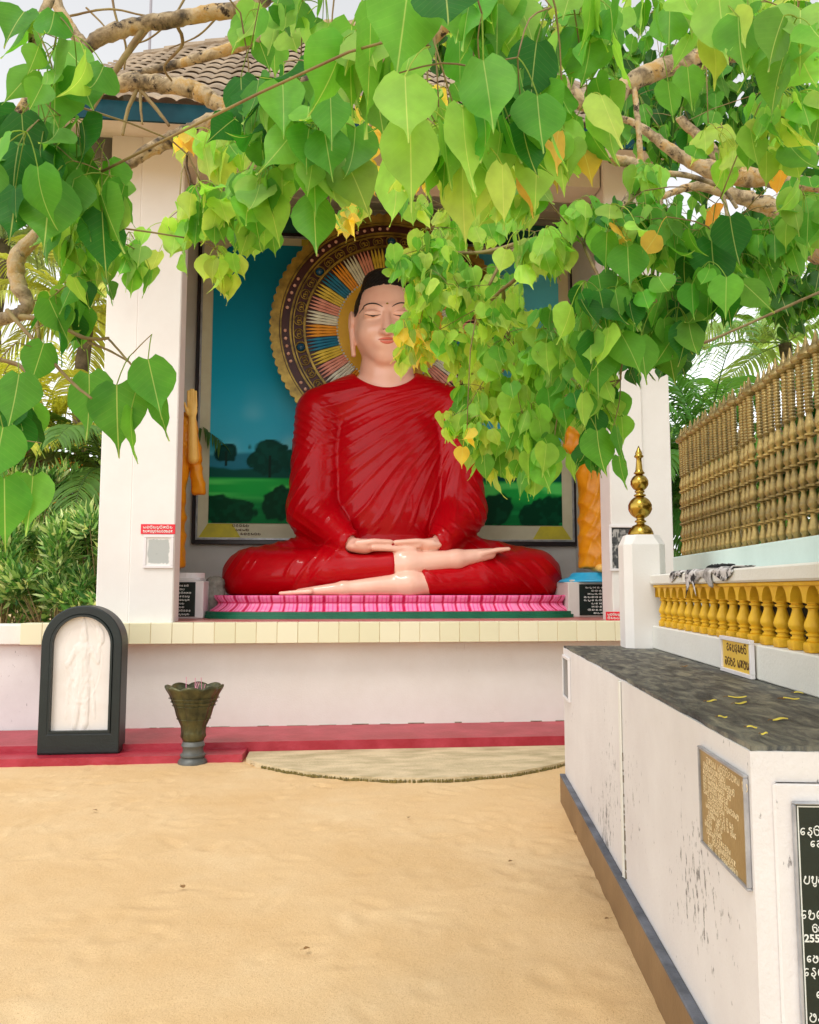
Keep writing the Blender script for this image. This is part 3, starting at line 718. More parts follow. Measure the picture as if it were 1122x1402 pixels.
m = ring(147*px, 149*px, -.025, 0); m2 = ring(134*px, 136.5*px, -.03, 0); m.add(m2.v, m2.f); m2 = ring(130.5*px, 132*px, -.03, 0); m.add(m2.v, m2.f); m2 = ring(115*px, 118*px, -.035, 0); m.add(m2.v, m2.f)
obj('gold_band', m, M['gold'], halo)
m = MB()
for i in range(84):                                      # beads in the maroon band
    if i % 7 in (5, 6): continue
    a = 2*math.pi*(i+.5)/84; r = 142*px; s = 2.4*px
    m.lathe([(.002,-s),(s*.8,-s*.6),(s,0),(s*.8,s*.6),(.002,s)], 6, 0, 0)
    for k in range(len(m.v)-30, len(m.v)): v = m.v[k]; m.v[k] = (v[0]+r*math.cos(a), v[1]-.008, v[2]+r*math.sin(a))
obj('bead_row', m, M['skin'], halo, True)
m = MB()
for i in range(43):                                      # scrollwork
    if i % 6 == 0:
        if i: obj('filigree', m, M['gold'], halo, True); m = MB()
        continue
    a = 2*math.pi*i/42+math.pi/2; r = 124*px
    for tt in range(3):
        pts = []
        for k in range(13):
            th = k/12*math.pi*(1.9 if tt else 2)+tt*2.1; rr = (6.6 if tt == 0 else 3.4-.16*k)*px
            ox = 0 if tt == 0 else (2.2*px if tt == 1 else -2.2*px)
            x, z = ox+rr*math.cos(th), rr*math.sin(th); pts.append((r*math.cos(a)+x*math.sin(a)+z*math.cos(a), -.012, r*math.sin(a)-x*math.cos(a)+z*math.sin(a)))
        m.tube(pts, .75*px, 5)
for i in range(7):
    a = 2*math.pi*i/7+math.pi/2; r = 124*px; s = 6*px
    m = MB(); m.lathe([(s,0),(s*.85,.03),(s*.45,.05),(.003,.058)], 14); m.v = [(v[0]+r*math.cos(a), -v[2]-.002, v[1]+r*math.sin(a)) for v in m.v]
    g = obj('gem', m, M['gem_blue'], halo, True)
    m = MB(); n = 20; m.tube([(r*math.cos(a)+7*px*math.cos(2*math.pi*k/n), -.015, r*math.sin(a)+7*px*math.sin(2*math.pi*k/n)) for k in range(n+1)], 1.1*px, 5); obj('gem_setting', m, M['gold'], halo, True)
RAYC = [pmat('ray_blue', lin(20,136,176), lin(16,118,158), 6, .4), pmat('ray_yellow', lin(244,220,88), lin(228,200,70), 6, .4), pmat('ray_pink', lin(246,176,156), lin(236,158,140), 6, .4),
        pmat('ray_white', lin(246,246,226), lin(232,234,214), 6, .4), pmat('ray_orange', lin(252,176,54), lin(240,158,40), 6, .4)]
for i in range(35):                                      # each ray: a fan of four long fingers spreading from a palm
    a0 = math.pi/2+2*math.pi*i/35; m = MB(); sp = 2*math.pi/35
    for k in range(4):
        a = a0+sp*(k-1.5)/4.15; w = 72*px*sp/4.3*.5
        P = []; 
        for r, ww, y in ((72,1.0,-.012),(84,1.05,-.02),(93,.92,-.03),(99,1.08,-.034),(106,.72,-.03),(113,.34,-.022),(115,.06,-.018)):
            P.append((r*px, w*ww*r/72*.92, y))
        V = []; 
        for r, ww, y in P:
            for dx, dy in ((-1, .0), (-.5, -.012), (.5, -.012), (1, .0)):
                V.append((r*math.cos(a)-dx*ww*math.sin(a), y+dy+.012, r*math.sin(a)+dx*ww*math.cos(a)))
        F = [(q*4+c, q*4+c+1, q*4+c+5, q*4+c+4) for q in range(len(P)-1) for c in range(3)]
        m.add(V, F)
    obj('ray', m, RAYC[i % 5], halo, True)
obj('centre_disc', ring(.01, 73*px, -.05, 0, 90), M['gold_disc'], halo)
m = MB()
for i in range(100):
    a = 2*math.pi*i/100; r = 73*px; s = 1.5*px; m.lathe([(.002,-s),(s,-s*.4),(s,s*.4),(.002,s)], 5, r*math.cos(a), 0)
    for k in range(len(m.v)-20, len(m.v)): v = m.v[k]; m.v[k] = (v[0], v[1]-.05, v[2]+r*math.sin(a))
obj('bead_row', m, M['letter_white'], halo, True)

# ================================================================== SEATED STATUE
YC = 11.05; xc = L(533, 815, YC).x; zs = L(533, 815, 10.2).z
kp = (L(633, 640, YC).x-L(533, 640, YC).x)/100           # metres per pixel at the torso
def P3(px_, py_, dy=0.0):
    q = L(px_, py_, YC+dy); return (q.x-xc, dy, q.z-zs)
statue = sthing('seated_statue', 'huge seated statue in glossy red robe with pale pink skin, hands in lap', 'statue', xc, YC, zs)
XF = 530                                                 # the face's middle line in the picture
E_ = lambda px_, py_, dy, rx, ry, rz: (P3(px_, py_, dy), (rx*kp, ry, rz*kp))
def f_head(x, y, z):
    e = lambda *a: ell(x, y, z, *E_(*a)); c = lambda a, b, ra, rb: cap(x, y, z, P3(*a), P3(*b), ra*kp, rb*kp)
    d = e(XF, 437, .05, 44.5, .50, 58)
    d = smin(d, e(XF, 463, -.08, 39.5, .41, 36), .2)
    d = smin(d, c((XF-3, 488, -.265), (XF+3, 488, -.265), 12, 12), .22)
    for s in (-1, 1): d = smin(d, e(XF+s*20, 457, -.25, 17, .18, 16), .12)
    for s in (-1, 1): d = smax(d, -e(XF+s*19, 429, -.56, 16, .13, 8), .09)
    for s in (-1, 1): d = smin(d, e(XF+s*19.5, 430.5, -.385, 13, .085, 6.5), .03)
    d = smin(d, c((XF, 424, -.43), (XF, 453, -.56), 3.0, 6.2), .05)
    for s in (-1, 1): d = smin(d, e(XF+s*6.2, 455, -.485, 4.8, .06, 4.0), .03)
    for s in (-1, 1): d = smin(d, c((XF+s*5, 420, -.43), (XF+s*30, 419, -.34), 3, 2), .06)
    d = smin(d, e(XF, 469, -.40, 15, .075, 8), .07)
    for s in (-1, 1):
        d = smin(d, e(XF+s*48.5, 441, .06, 5, .12, 15), .03)
        d = smax(d, -e(XF+s*51, 440, .03, 3, .07, 9), .03)
        d = smin(d, c((XF+s*48.5, 452, .02), (XF+s*45.5, 486, -.02), 3.8, 3.4), .03)
        d = smax(d, -c((XF+s*46, 466, .04), (XF+s*43, 482, .0), 1.1, 1.4), .02)
    neck = c((XF-1, 560, .10), (XF, 478, .10), 38, 34)
    neck = smin(neck, c((XF-1, 517, .085), (XF-.5, 511, .085), 36.6, 36.6), .03)
    return smin(d, neck, .05)
def finger(x, y, z, pts, r0, r1):
    d = None
    for i in range(len(pts)-1):
        n = len(pts)-1; q = cap(x, y, z, P3(*pts[i]), P3(*pts[i+1]), (r0+(r1-r0)*i/n)*kp, (r0+(r1-r0)*(i+1)/n)*kp)
        d = q if d is None else np.minimum(d, q)
    return d
def f_hands(x, y, z):
    e = lambda *a: ell(x, y, z, *E_(*a)); c = lambda a, b, ra, rb: cap(x, y, z, P3(*a), P3(*b), ra*kp, rb*kp)
    d = c((470, 744, -.58), (500, 748, -.70), 9.5, 8.5); d = smin(d, e(498, 748.5, -.70, 21, .14, 7.5), .05)
    for j, (ln, dz) in enumerate(((568, 0), (573, .6), (570, 1.2), (558, 2))):
        d = smin(d, finger(x, y, z, [(512, 749.5+dz, -.82+j*.075), (540, 751+dz, -.80+j*.07), (ln, 752+dz*.5, -.77+j*.06)], 4.1, 3.1), .012)
    d = smin(d, finger(x, y, z, [(490, 744, -.80), (512, 741.5, -.83), (535, 742, -.80)], 4.6, 3.2), .02)
    g = c((604, 743, -.58), (585, 746, -.70), 8.5, 7.5); g = smin(g, e(586, 746, -.68, 19, .13, 6), .05)
    for j, ln in enumerate((545, 541, 543, 552)):
        g = smin(g, finger(x, y, z, [(574, 746.5, -.78+j*.075), (560, 747.5, -.77+j*.07), (ln, 748, -.75+j*.06)], 3.6, 2.8), .012)
    g = smin(g, finger(x, y, z, [(592, 743, -.76), (570, 741, -.80), (542, 742.5, -.79)], 4.2, 3.0), .02)
    return np.minimum(d, g)
def f_feet(x, y, z):
    c = lambda a, b, ra, rb: cap(x, y, z, P3(*a), P3(*b), ra*kp, rb*kp)
    d = c((520, 776, -.62), (558, 772, -.70), 15, 17.5); d = smin(d, c((556, 773, -.70), (625, 766, -.68), 16, 12), .08); d = smin(d, c((625, 766, -.68), (672, 758, -.62), 12, 7), .06)
    for j in range(5): d = smin(d, finger(x, y, z, [(660, 758+j*.8, -.70+j*.05), (682-j*1.5, 753+j*.6, -.68+j*.055), (697-j*3.2, 751.5+j*.9, -.66+j*.055)], 3.8, 2.6), .02)
    d = smin(d, c((546, 758, -.74), (549, 785, -.74), 6, 6), .06)
    g = c((600, 800, -.70), (560, 799.5, -.80), 14, 15.5); g = smin(g, c((560, 800, -.80), (470, 806, -.83), 15, 8.5), .08); g = smin(g, c((470, 806, -.83), (410, 811, -.80), 8.5, 4.5), .05)
    for j in range(5): g = smin(g, finger(x, y, z, [(425, 810, -.88+j*.05), (402+j*2, 811.5, -.86+j*.055), (384+j*3.4, 812.5, -.84+j*.055)], 3.4, 2.4), .02)
    g = smin(g, c((543, 790, -.86), (549, 797, -.88), 4.5, 5), .04)
    return np.minimum(d, g)
def f_limbs(x, y, z, t):
    """trunk, arms and legs; t is how far the surface stands off the body (the robe is thicker)"""
    e = lambda *a: ell(x, y, z, *E_(*a)); c = lambda a, b, ra, rb: cap(x, y, z, P3(*a), P3(*b), ra*kp, rb*kp)
    d = e(532, 628, .08, 83, .50, 100); d = smin(d, e(532, 715, .06, 80, .48, 66), .3)
    for s in (-1, 1): d = smin(d, c((530+s*30, 545, .10), (530+s*90, 563, .10), 34, 33), .14)
    d = smin(d, e(530, 551, .10, 80, .40, 42), .14)
    for s, sh, el, wr in ((-1, (440, 568, .10), (430, 700, .0), (474, 741, -.58)), (1, (620, 568, .10), (630, 700, .0), (604, 741, -.58))):
        a = smin(c(sh, el, 35, 34.5), c(el, wr, 34.5, 17), .10)
        d = smin(d, a, .035)
    g = e(533, 775, .0, 150, .72, 36)
    for s, hip, kn, sx in ((-1, (478, 765, .25), (343, 790, .02), 0), (1, (587, 765, .25), (732, 790, .02), 0)):
        g = smin(g, c(hip, kn, 43, 36.5), .14)
        g = smin(g, c((kn[0]-s*6, 790, -.12), (kn[0]-s*70, 788, -.36), 35, 29), .12)
    d = smin(d, g, .14)
    return d+t
def f_shin(x, y, z, t):
    c = lambda a, b, ra, rb: cap(x, y, z, P3(*a), P3(*b), ra*kp, rb*kp)
    a = smin(c((355, 791, -.12), (450, 783, -.50), 34, 26), c((450, 782, -.50), (560, 773, -.67), 26, 17), .1)
    b = smin(c((722, 791, -.12), (650, 795, -.48), 34, 27), c((650, 795, -.48), (575, 800, -.74), 27, 16.5), .1)
    return np.minimum(a, b)+t
xcL, xcR = P3(540, 775, -.75)[0], P3(585, 800, -.8)[0]
def f_robe(x, y, z):
    d = f_limbs(x, y, z, 0.0)
    c = lambda a, b, ra, rb: cap(x, y, z, P3(*a), P3(*b), ra*kp, rb*kp)
    a = smin(c((355, 791, -.12), (450, 783, -.50), 34, 27), c((450, 782, -.50), (560, 773, -.67), 27, 19.5), .1)
    a = smax(a, x-xcL, .02)
    b = smin(c((722, 791, -.12), (650, 795, -.48), 34, 28), c((650, 795, -.48), (575, 800, -.74), 28, 18), .1)
    edge = xcR+.10*np.clip((z-.1)/.3, -1, 1)*-1.0
    b = smax(b, edge-x, .02)
    d = smin(d, a, .08); d = smin(d, b, .08)
    d = smax(d, -(ell(x, y, z, *E_(XF-2, 497, -.15, 45, .62, 36.5))), .03)
    d = smax(d, -(cap(x, y, z, P3(486, 746, -.66), P3(530, 748, -.80), 13*kp, 9*kp)), .02)
    d = smax(d, -(cap(x, y, z, P3(592, 744, -.64), P3(545, 748, -.80), 12*kp, 9*kp)), .02)
    return smax(d, -z-.0, .03)
def f_body(x, y, z):
    d = smin(f_head(x, y, z), f_limbs(x, y, z, .055), .05)
    d = np.minimum(d, f_shin(x, y, z, .05)); d = smin(d, f_hands(x, y, z), .03); d = smin(d, f_feet(x, y, z), .03)
    return smax(d, -z-.0, .01)
lo, hi = (-2.5, -1.25, -.06), (2.5, .95, 3.3)
Pv, Q = surface_nets(f_robe, lo, hi, .018)
def folds(Pv, N):
    X, Z, Y = Pv[:,0]/kp, Pv[:,2]/kp, Pv[:,1]
    nz = lambda s, sx, sz, sd: vnoise(X/sx+31, Z/sz+17, sd)
    ridge = lambda p, e=3: (0.5+0.5*np.sin(p))**e
    ph = np.arctan2(Z-300, X-128); rr = np.hypot(Z-300, X-128)
    warp = 2.2*nz(0, 85, 85, 3)+.25*nz(0, 30, 30, 5)
    up = sst(75, 105, Z)*sst(100, 78, np.abs(X))
    patch = .25+.75*sst(.35, .65, nz(0, 45, 70, 9))
    chest = ridge(ph*80+warp*2.2, 7)*up*(.35+.65*patch)*.019*sst(30, 120, rr)
    chest += ridge(ph*30+warp*1.2, 4)*up*patch*.006*sst(40, 160, rr)
    rho = np.hypot((X+4)/1.25, Z-318); nk = sst(62, 40, rho)*sst(.45, .7, nz(0, 30, 30, 11)); chest += ridge(rho*1.15+warp)*nk*.016*sst(200, 240, Z)
    left = sst(-15, -60, X)*sst(170, 215, Z)*sst(262, 235, Z); chest += ridge((X*.8+Z*1.0)*.55+warp)*left*patch*.012
    arm = sst(86, 104, np.abs(X))*sst(80, 110, Z)
    s1 = (Z*.7+np.abs(X)*1.0+Y*60)*.36
    chest += ridge(s1+warp*2.2, 8)*arm*(.12+.88*sst(.4, .7, nz(0, 30, 40, 13)))*.013
    low = sst(100, 80, Z)
    c1 = np.where(X < 20, X*1.0-Z*.75, X*.8+Z*.95)
    chest += ridge(c1*.30+warp*2.4, 8)*low*(.02+.98*sst(.45, .7, nz(0, 40, 30, 15)))*.020
    chest += ridge(c1*.62+warp*2.2, 6)*low*.007*sst(.5, .75, nz(0, 26, 20, 19))
    fl = ridge((X*.55+Z*1.0-Y*30)*.5+warp)*sst(40, 75, Z)*sst(120, 85, Z)*sst(80, 105, np.abs(X))*.014
    return (chest+fl)*np.where(Z > 200, sst(44, 58, rho), 1)
N = vert_normals(Pv, Q)
Pv = Pv+N*folds(Pv, N)[:,None]
rb = smesh('robe', Pv+np.array(statue['base']), Q, M['robe'], statue)
Pv, Q = surface_nets(f_body, lo[:2]+(-.06,), (2.5, .95, 4.45), .0165)
smesh('body', Pv+np.array(statue['base']), Q, M['skin'], statue)
hl = P3(XF, 393.5, -.3)[2]
def f_hair(x, y, z):
    d = ell(x, y, z, *E_(XF, 436, .08, 46.5, .515, 60)); d = smin(d, ell(x, y, z, *E_(XF-2, 385.5, .10, 28, .30, 13)), .2)
    fx = np.abs(x-P3(XF, 430)[0])/(41*kp)
    line = hl-.035*np.cos(fx*3.0)*0-8.0*np.clip(fx-.76, 0, 1)**2
    cut = np.where(y < .02, line-z, -1.0)
    d = smax(d, cut, .015)
    return smax(d, P3(XF, 446, .2)[2]-z-np.clip(y-.15, 0, 1)*.9, .02)
Pv, Q = surface_nets(f_hair, (P3(470,400)[0], -.6, 2.6), (P3(590,400)[0], .8, 4.7), .016)
Nn = vert_normals(Pv, Q); Pv = Pv+Nn*(.004*np.sin(Pv[:,[0]]*70)*np.sin(Pv[:,[1]]*70)*np.sin(Pv[:,[2]]*70))
smesh('hair', Pv+np.array(statue['base']), Q, M['hair'], statue)
fb = f_body
def face_line(name, pts, rad, mat, parent, out=.002):
    V = []; n = len(pts)
    P = []
    for a, b in pts:
        x, _, z = P3(a, b, -.4); P.append((x, front_y(fb, x, z, -.9, .3)-out, z))
    rs = [rad*kp*math.sin(math.pi*(i+.6)/(n+.2))**.6 for i in range(n)]
    m = MB(); m.tube(P, rs, 7); b_ = statue['base']; m.v = [(v[0]+b_[0], v[1]+b_[1], v[2]+b_[2]) for v in m.v]
    return sobj(name, m, mat, statue, True)
def arc(a, b, c, n=14):
    out = []
    for i in range(n+1):
        t = i/n; out.append(tuple(a[k]*(1-t)**2+2*b[k]*t*(1-t)+c[k]*t*t for k in (0,1)))
    return out
for s in (-1, 1):
    g = lambda px_: XF+s*(XF-px_)*-1 if s < 0 else 2*XF-px_
    q = lambda a, b: (a, b) if s < 0 else (2*XF-a, b)
    face_line('eyebrow', arc(q(493, 422.5), q(507, 407.5), q(523.5, 422.5)), 1.05, M['black'], statue)
    face_line('eye', arc(q(499.5, 431), q(509, 436), q(521.5, 432)), .62, M['black'], statue)
    face_line('eye', arc(q(507, 433.3), q(510.5, 435), q(514, 433.6), 6), 1.15, M['black'], statue)
    face_line('eyelid_crease', arc(q(500, 427.5), q(510, 424.8), q(521, 428.5)), .35, pmat('lid_crease', lin(196,130,112), None), statue)
face_line('nostril', arc((XF-7, 456.5), (XF-5.5, 457.4), (XF-3.5, 457), 5), .6, pmat('nostril_paint', lin(150,70,60), None), statue)
face_line('nostril', arc((XF+7, 456.5), (XF+5.5, 457.4), (XF+3.5, 457), 5), .6, M['lips'], statue)
face_line('lips', arc((XF-12.5, 466.8), (XF, 464.6), (XF+12.5, 466.8)), 1.9, M['lips'], statue, -.006)
face_line('lips', arc((XF-10.5, 468.2), (XF, 473.5), (XF+10.5, 468.2)), 2.3, M['lips'], statue, -.008)
face_line('mouth_line', arc((XF-13, 466.8), (XF, 469.2), (XF+13, 466.8)), .4, pmat('mouth_paint', lin(170,60,50), None), statue, .016)
x, _, z = P3(XF, 417.5, -.4); yy = front_y(fb, x, z, -.9, .3)
m = MB(); m.lathe([(.004,-.014),(.014,-.008),(.017,0),(.014,.008),(.004,.014)], 10, x+statue['base'][0], yy+statue['base'][1]); m.v = [(a, b, c+z+statue['base'][2]) for a, b, c in m.v]
sobj('forehead_mark', m, M['gold'], statue, True)

# lotus seat and green base under it
def outline(hw, hd, n=240, p=5.0):
    out = []
    for i in range(n):
        a = 2*math.pi*i/n; c, s = math.cos(a), math.sin(a)
        out.append((math.copysign(abs(c)**(2/p), c)*hw, math.copysign(abs(s)**(2/p), s)*hd))
    # even spacing along the edge
    cum = [0]
    for i in range(n): q = out[(i+1) % n]; cum.append(cum[-1]+math.dist(out[i], q))
    res = []; j = 0; m_ = 900
    for k in range(m_):
        t = cum[-1]*k/m_
        while cum[j+1] < t: j += 1
        f = (t-cum[j])/(cum[j+1]-cum[j]); a, b = out[j], out[(j+1) % n]; res.append((a[0]+(b[0]-a[0])*f, a[1]+(b[1]-a[1])*f, t))
    return res, cum[-1]
seat = sthing('lotus_seat', 'pink checked lotus petal seat on green base under the red statue', 'statue seat', xc, YC, ZT)
sx_ = (L(772, 836, YC-.1).x-L(291, 836, YC-.1).x)/2; sxc = (L(772, 836, YC-.1).x+L(291, 836, YC-.1).x)/2
zg = L(535, 837.5, 10.08).z
O, per = outline(1, 1)
def seat_mesh():
    prof = [(0.0, -.03), (0.0, .012), (.035, .03), (.045, .06), (.075, .09), (.085, .115), (.055, .135), (.05, .15), (.075, .175), (.06, .20), (.03, .22)]
    H_ = zs-zg
    V = []; T = []; hw, hd = sx_, .97
    Ol, pr = outline(hw, hd); npet = 74
    rows = [(0.0, 0.0), (.0, .06), (.045, .2), (.085, .36), (.095, .46), (.10, .54), (.085, .64), (.06, .78), (.05, .9), (.055, 1.0), (.09, 1.0)]
    n = len(Ol)
    for ins, zz in rows:
        for i, (a, b, t) in enumerate(Ol):
            ph = t/pr*npet; w = abs(math.sin(math.pi*ph)); nx_, ny_ = a/hw, b/hd; l = math.hypot(nx_**9 if False else nx_, ny_)+1e-6
            s = 1-(ins*(1.0)+.022*(1-w**.6))/math.sqrt(hw*hd)*1.2
            dx = math.copysign(min(1, abs(nx_)**4), nx_); dy = math.copysign(min(1, abs(ny_)**4), ny_); dl = math.hypot(dx, dy)+1e-6
            off = ins+.018*(1-w**.5)*(1 if .02 < zz < .99 else 0)
            V.append((sxc+a-dx/dl*off, YC+b-dy/dl*off, zg+zz*H_))
            groove = (w < .30) or (.47 < zz < .60) or zz < .03
            fine = abs(math.sin(math.pi*ph*3)) < .35 or abs((zz*6) % 1-.5) > .36
            T.append(lin(206,24,84) if groove else (lin(240,84,150) if fine else lin(252,140,186)))
    F = []
    for k in range(len(rows)-1):
        for i in range(n): j = (i+1) % n; F.append((k*n+i, k*n+j, k*n+n+j, k*n+n+i))
    V = np.array(V); F = np.array(F); return V, F, np.array(T)
V, F, T = seat_mesh(); smesh('petal_ring', V, F, M['tint'], seat, True, tint=T)
n = 900; rowtop = [tuple(p) for p in V[-n:]]
m = MB(); m.slab([(p[0], p[1]) for p in rowtop[::6]], zs-.04, zs-.002); sobj('seat_top', m, M['robe'], seat)
m = MB(); gw = (L(783, 842, YC-.1).x-L(288, 842, YC-.1).x)/2; Og, _ = outline(gw, 1.06)
m.slab([(sxc+a, YC+b) for a, b, t in Og[::5]], ZT+.003, ZT+(zg-ZT)*.55); m.slab([(sxc+a*.992, YC+b*.985) for a, b, t in Og[::5]], ZT+(zg-ZT)*.55+.0005, zg-.001)
sobj('green_base', m, M['green_mat'], seat)

# pale carved block at the seat's left end
q0, q1 = L(284, 842, 10.75), L(303, 788, 10.75)
m = MB(); w = .2; hgt = q1.z-ZT-.01
m.lathe([(.12,0),(.12,.04),(.10,.06),(.115,.12),(.125,.25),(.115,.34),(.10,.38),(.115,.42),(.10,hgt-.05),(.06,hgt-.01),(.01,hgt)], 48, 0, 0, lambda r, z, a: (r*(1+.14*abs(math.sin(4*a+z*9))+.05*math.sin(z*40+a*5)), z))
o = obj('carved_stone', m, pmat('shaded_grey_stone', lin(150,148,138), lin(120,118,108), 14, .8, .4), None, True, loc=S((q0.x+q1.x)/2, 10.8, ZT+.006)); tag(o, 'pale carved stone ornament in shade at left end of pink lotus seat', 'ornament')

# ================================================================== STANDING STATUES at both sides
def standing(name, label, pcx, pfoot, ptop, ly, side, raised):
    q = L(pcx, pfoot, ly); ztop = L(pcx, ptop, ly).z; Ht = ztop-q.z
    t = sthing(name, label, 'statue', q.x, ly, q.z); s = side; u = Ht/2.3
    sc = lambda p: tuple(v*u for v in p)
    def fr(x, y, z):
        x = x*s/u; y = y/u; z = z/u
        d = smin(cap(x, y, z, (0,0,.06), (0,0,1.1), .27, .25), ell(x, y, z, (0,0,1.5), (.31,.23,.45)), .2)
        d = smin(d, cap(x, y, z, (-.26,0,1.78), (.26,0,1.78), .11, .11), .12)
        d = smin(d, cap(x, y, z, (-.31,0,1.74), (-.36,-.02,1.15), .10, .10), .06)
        d = smin(d, cap(x, y, z, (.27,0,1.76), (.36,-.04,1.36) if raised else (.36,-.06,1.5), .10, .085), .05)
        if raised: d = smin(d, smax(cap(x, y, z, (.36,.0,1.32), (.42,.03,.98), .06, .075), .92-z, .02), .04)
        else: d = smin(d, cap(x, y, z, (.36,-.04,1.5), (.15,-.27,1.42), .09, .08), .05)
        return smax(d, .05-z, .02)*u
    def fs(x, y, z):
        x = x*s/u; y = y/u; z = z/u
        d = smin(ell(x, y, z, (0,-.01,2.13), (.12,.145,.17)), cap(x, y, z, (0,.02,1.80), (0,.02,2.0), .085, .075), .04)
        d = smin(d, ell(x, y, z, (0,-.15,2.10), (.022,.03,.05)), .02); d = smin(d, ell(x, y, z, (0,.0,2.30), (.06,.07,.05)), .03)
        for k in (-1, 1): d = smin(d, cap(x, y, z, (k*.125,.02,2.16), (k*.12,.01,2.0), .02, .016), .01)
        d = smin(d, ell(x, y, z, (0,0,1.5), (.25,.17,.4)), .06); d = smin(d, cap(x, y, z, (0,0,1.3), (0,0,.2), .16, .14), .1)
        for k in (-1, 1): d = smin(d, cap(x, y, z, (k*.1,.0,.06), (k*.12,-.28,.035), .055, .045), .05)
        d = smin(d, cap(x, y, z, (-.25,0,1.74), (-.36,-.02,1.1), .06, .05), .05); d = smin(d, ell(x, y, z, (-.36,-.05,.98), (.045,.05,.11)), .03)
        d = smin(d, cap(x, y, z, (.24,0,1.74), (.35,-.06,1.36) if raised else (.35,-.06,1.48), .06, .055), .05)
        if raised:
            d = smin(d, cap(x, y, z, (.36,-.12,1.33), (.345,-.15,1.80), .064, .046), .03); d = smin(d, ell(x, y, z, (.34,-.15,1.90), (.062,.032,.10)), .02)
            for j in range(4): d = smin(d, cap(x, y, z, (.295+j*.029,-.15,1.96), (.29+j*.030,-.165,2.13+.022*(j in (1,2))), .019, .014), .008)
            d = smin(d, cap(x, y, z, (.29,-.16,1.86), (.255,-.20,1.98), .02, .015), .01)
        else:
            d = smin(d, cap(x, y, z, (.35,-.04,1.48), (.12,-.30,1.42), .05, .045), .03); d = smin(d, ell(x, y, z, (.05,-.32,1.42), (.085,.03,.045)), .02)
            for j in range(4): d = smin(d, cap(x, y, z, (.0,-.33,1.39+j*.024), (-.11+.012*(j in (0,3)),-.32,1.385+j*.025), .015, .012), .008)
        return d*u
    Pv, Q = surface_nets(fr, (-.6*u,-.5*u,-.02), (.6*u,.45*u,2.1*u), .022)
    Nn = vert_normals(Pv, Q); X, Z = Pv[:,0]*s, Pv[:,2]; wv = vnoise(X*5+3, Z*3, 4)*5
    f = (.5+.5*np.sin((X*1.0+Z*.35)*58+wv*1.3))**2*.016+(.5+.5*np.sin((Z*.9-X*.8)*30+wv))**3*.014
    Pv = Pv+Nn*f[:,None]; mesh_obj('robe', Pv, Q, M['orange'], t, True)
    Pv, Q = surface_nets(fs, (-.6*u,-.5*u,-.02), (.6*u,.45*u,2.45*u), .012); mesh_obj('body', Pv, Q, M['statue_skin'], t, True)
    def fh(x, y, z):
        x = x*s/u; y = y/u; z = z/u
        return smax(smin(ell(x, y, z, (0,.012,2.15), (.128,.15,.175)), ell(x, y, z, (0,.0,2.31), (.066,.075,.055)), .03), np.where(y < -.04, 2.215-z, 2.05-z), .01)*u
    Pv, Q = surface_nets(fh, (-.2*u,-.2*u,1.9*u), (.2*u,.2*u,2.45*u), .012); mesh_obj('hair', Pv, Q, M['hair'], t, True)
    return t
standing('standing_statue', 'orange robed standing statue with one hand raised beside the left pillar', 220, 783, 520, 10.55, 1, True)
standing('standing_statue', 'orange robed standing statue on blue lotus base beside the right pillar', 826, 783, 520, 10.55, -1, False)
def pedestal(label, pxl, pxr, ly, ptop, plq, blue):
    a, b = L(pxl, 840, ly-.32).x, L(pxr, 840, ly-.32).x; zt = L((pxl+pxr)/2, ptop, ly-.3).z
    t = sthing('pedestal', label, 'pedestal', (a+b)/2, ly, ZT+.005)
    zfoot = L((pxl+pxr)/2, 784 if not blue else 784, ly).z-.006
    m = MB(); m.box(a, b, ly-.32, ly+.32, ZT+.005, zt, .01); m.box(a+.05, b-.05, ly-.27, ly+.27, zt+.0005, zt+.03, .01)
    m.slab([(( (a+b)/2+.26*math.cos(2*math.pi*i/24)), ly+.24*math.sin(2*math.pi*i/24)) for i in range(24)], zt+.0305, zfoot)
    sobj('block', m, M['sign_white'] if not blue else M['interior'], t)
    if blue:
        m = MB(); m.lathe([(.43,zt+.002),(.40,zt+.03),(.30,zt+.07),(.27,zfoot-.01),(.25,zfoot+.004)], 40, (a+b)/2, ly, lambda r, z, an: (r*(1+.05*abs(math.sin(8*an))*(z < zt+.06)), z)); sobj('lotus_base', m, M['blue_base'], t, True)
    x0, x1, z1 = L(plq[0], 840, ly-.325).x, L(plq[1], 840, ly-.325).x, L(plq[0], plq[2], ly-.325).z
    m = MB(); m.box(x0, x1, ly-.335, ly-.321, ZT+.03, z1); sobj('plaque', m, M['plaque_black'], t)
    r = random.Random(int(pxl)); rows = []
    nrow = 9; hh = (z1-ZT-.06)/nrow
    for i in range(nrow):
        n = r.randint(4, 9); wd = (x1-x0-.06)/10; rows.append(([r.choice(ALLG) for _ in range(n)], (x1-x0)/2-n*wd/2, (nrow-1-i)*hh+.01, hh*.42, wd))
    o = strokes('lettering', rows, M['letter_white'], t, .0028); o.location = (x0-t['base'][0], ly-.3365-t['base'][1], ZT+.04-t['base'][2])
pedestal('white pedestal with black inscribed plaque under the left standing statue', 210, 278, 10.55, 795, (224, 267, 797), False)
pedestal('grey pedestal with black inscribed plaque under the blue lotus base', 779, 868, 10.55, 797, (794, 852, 800), True)

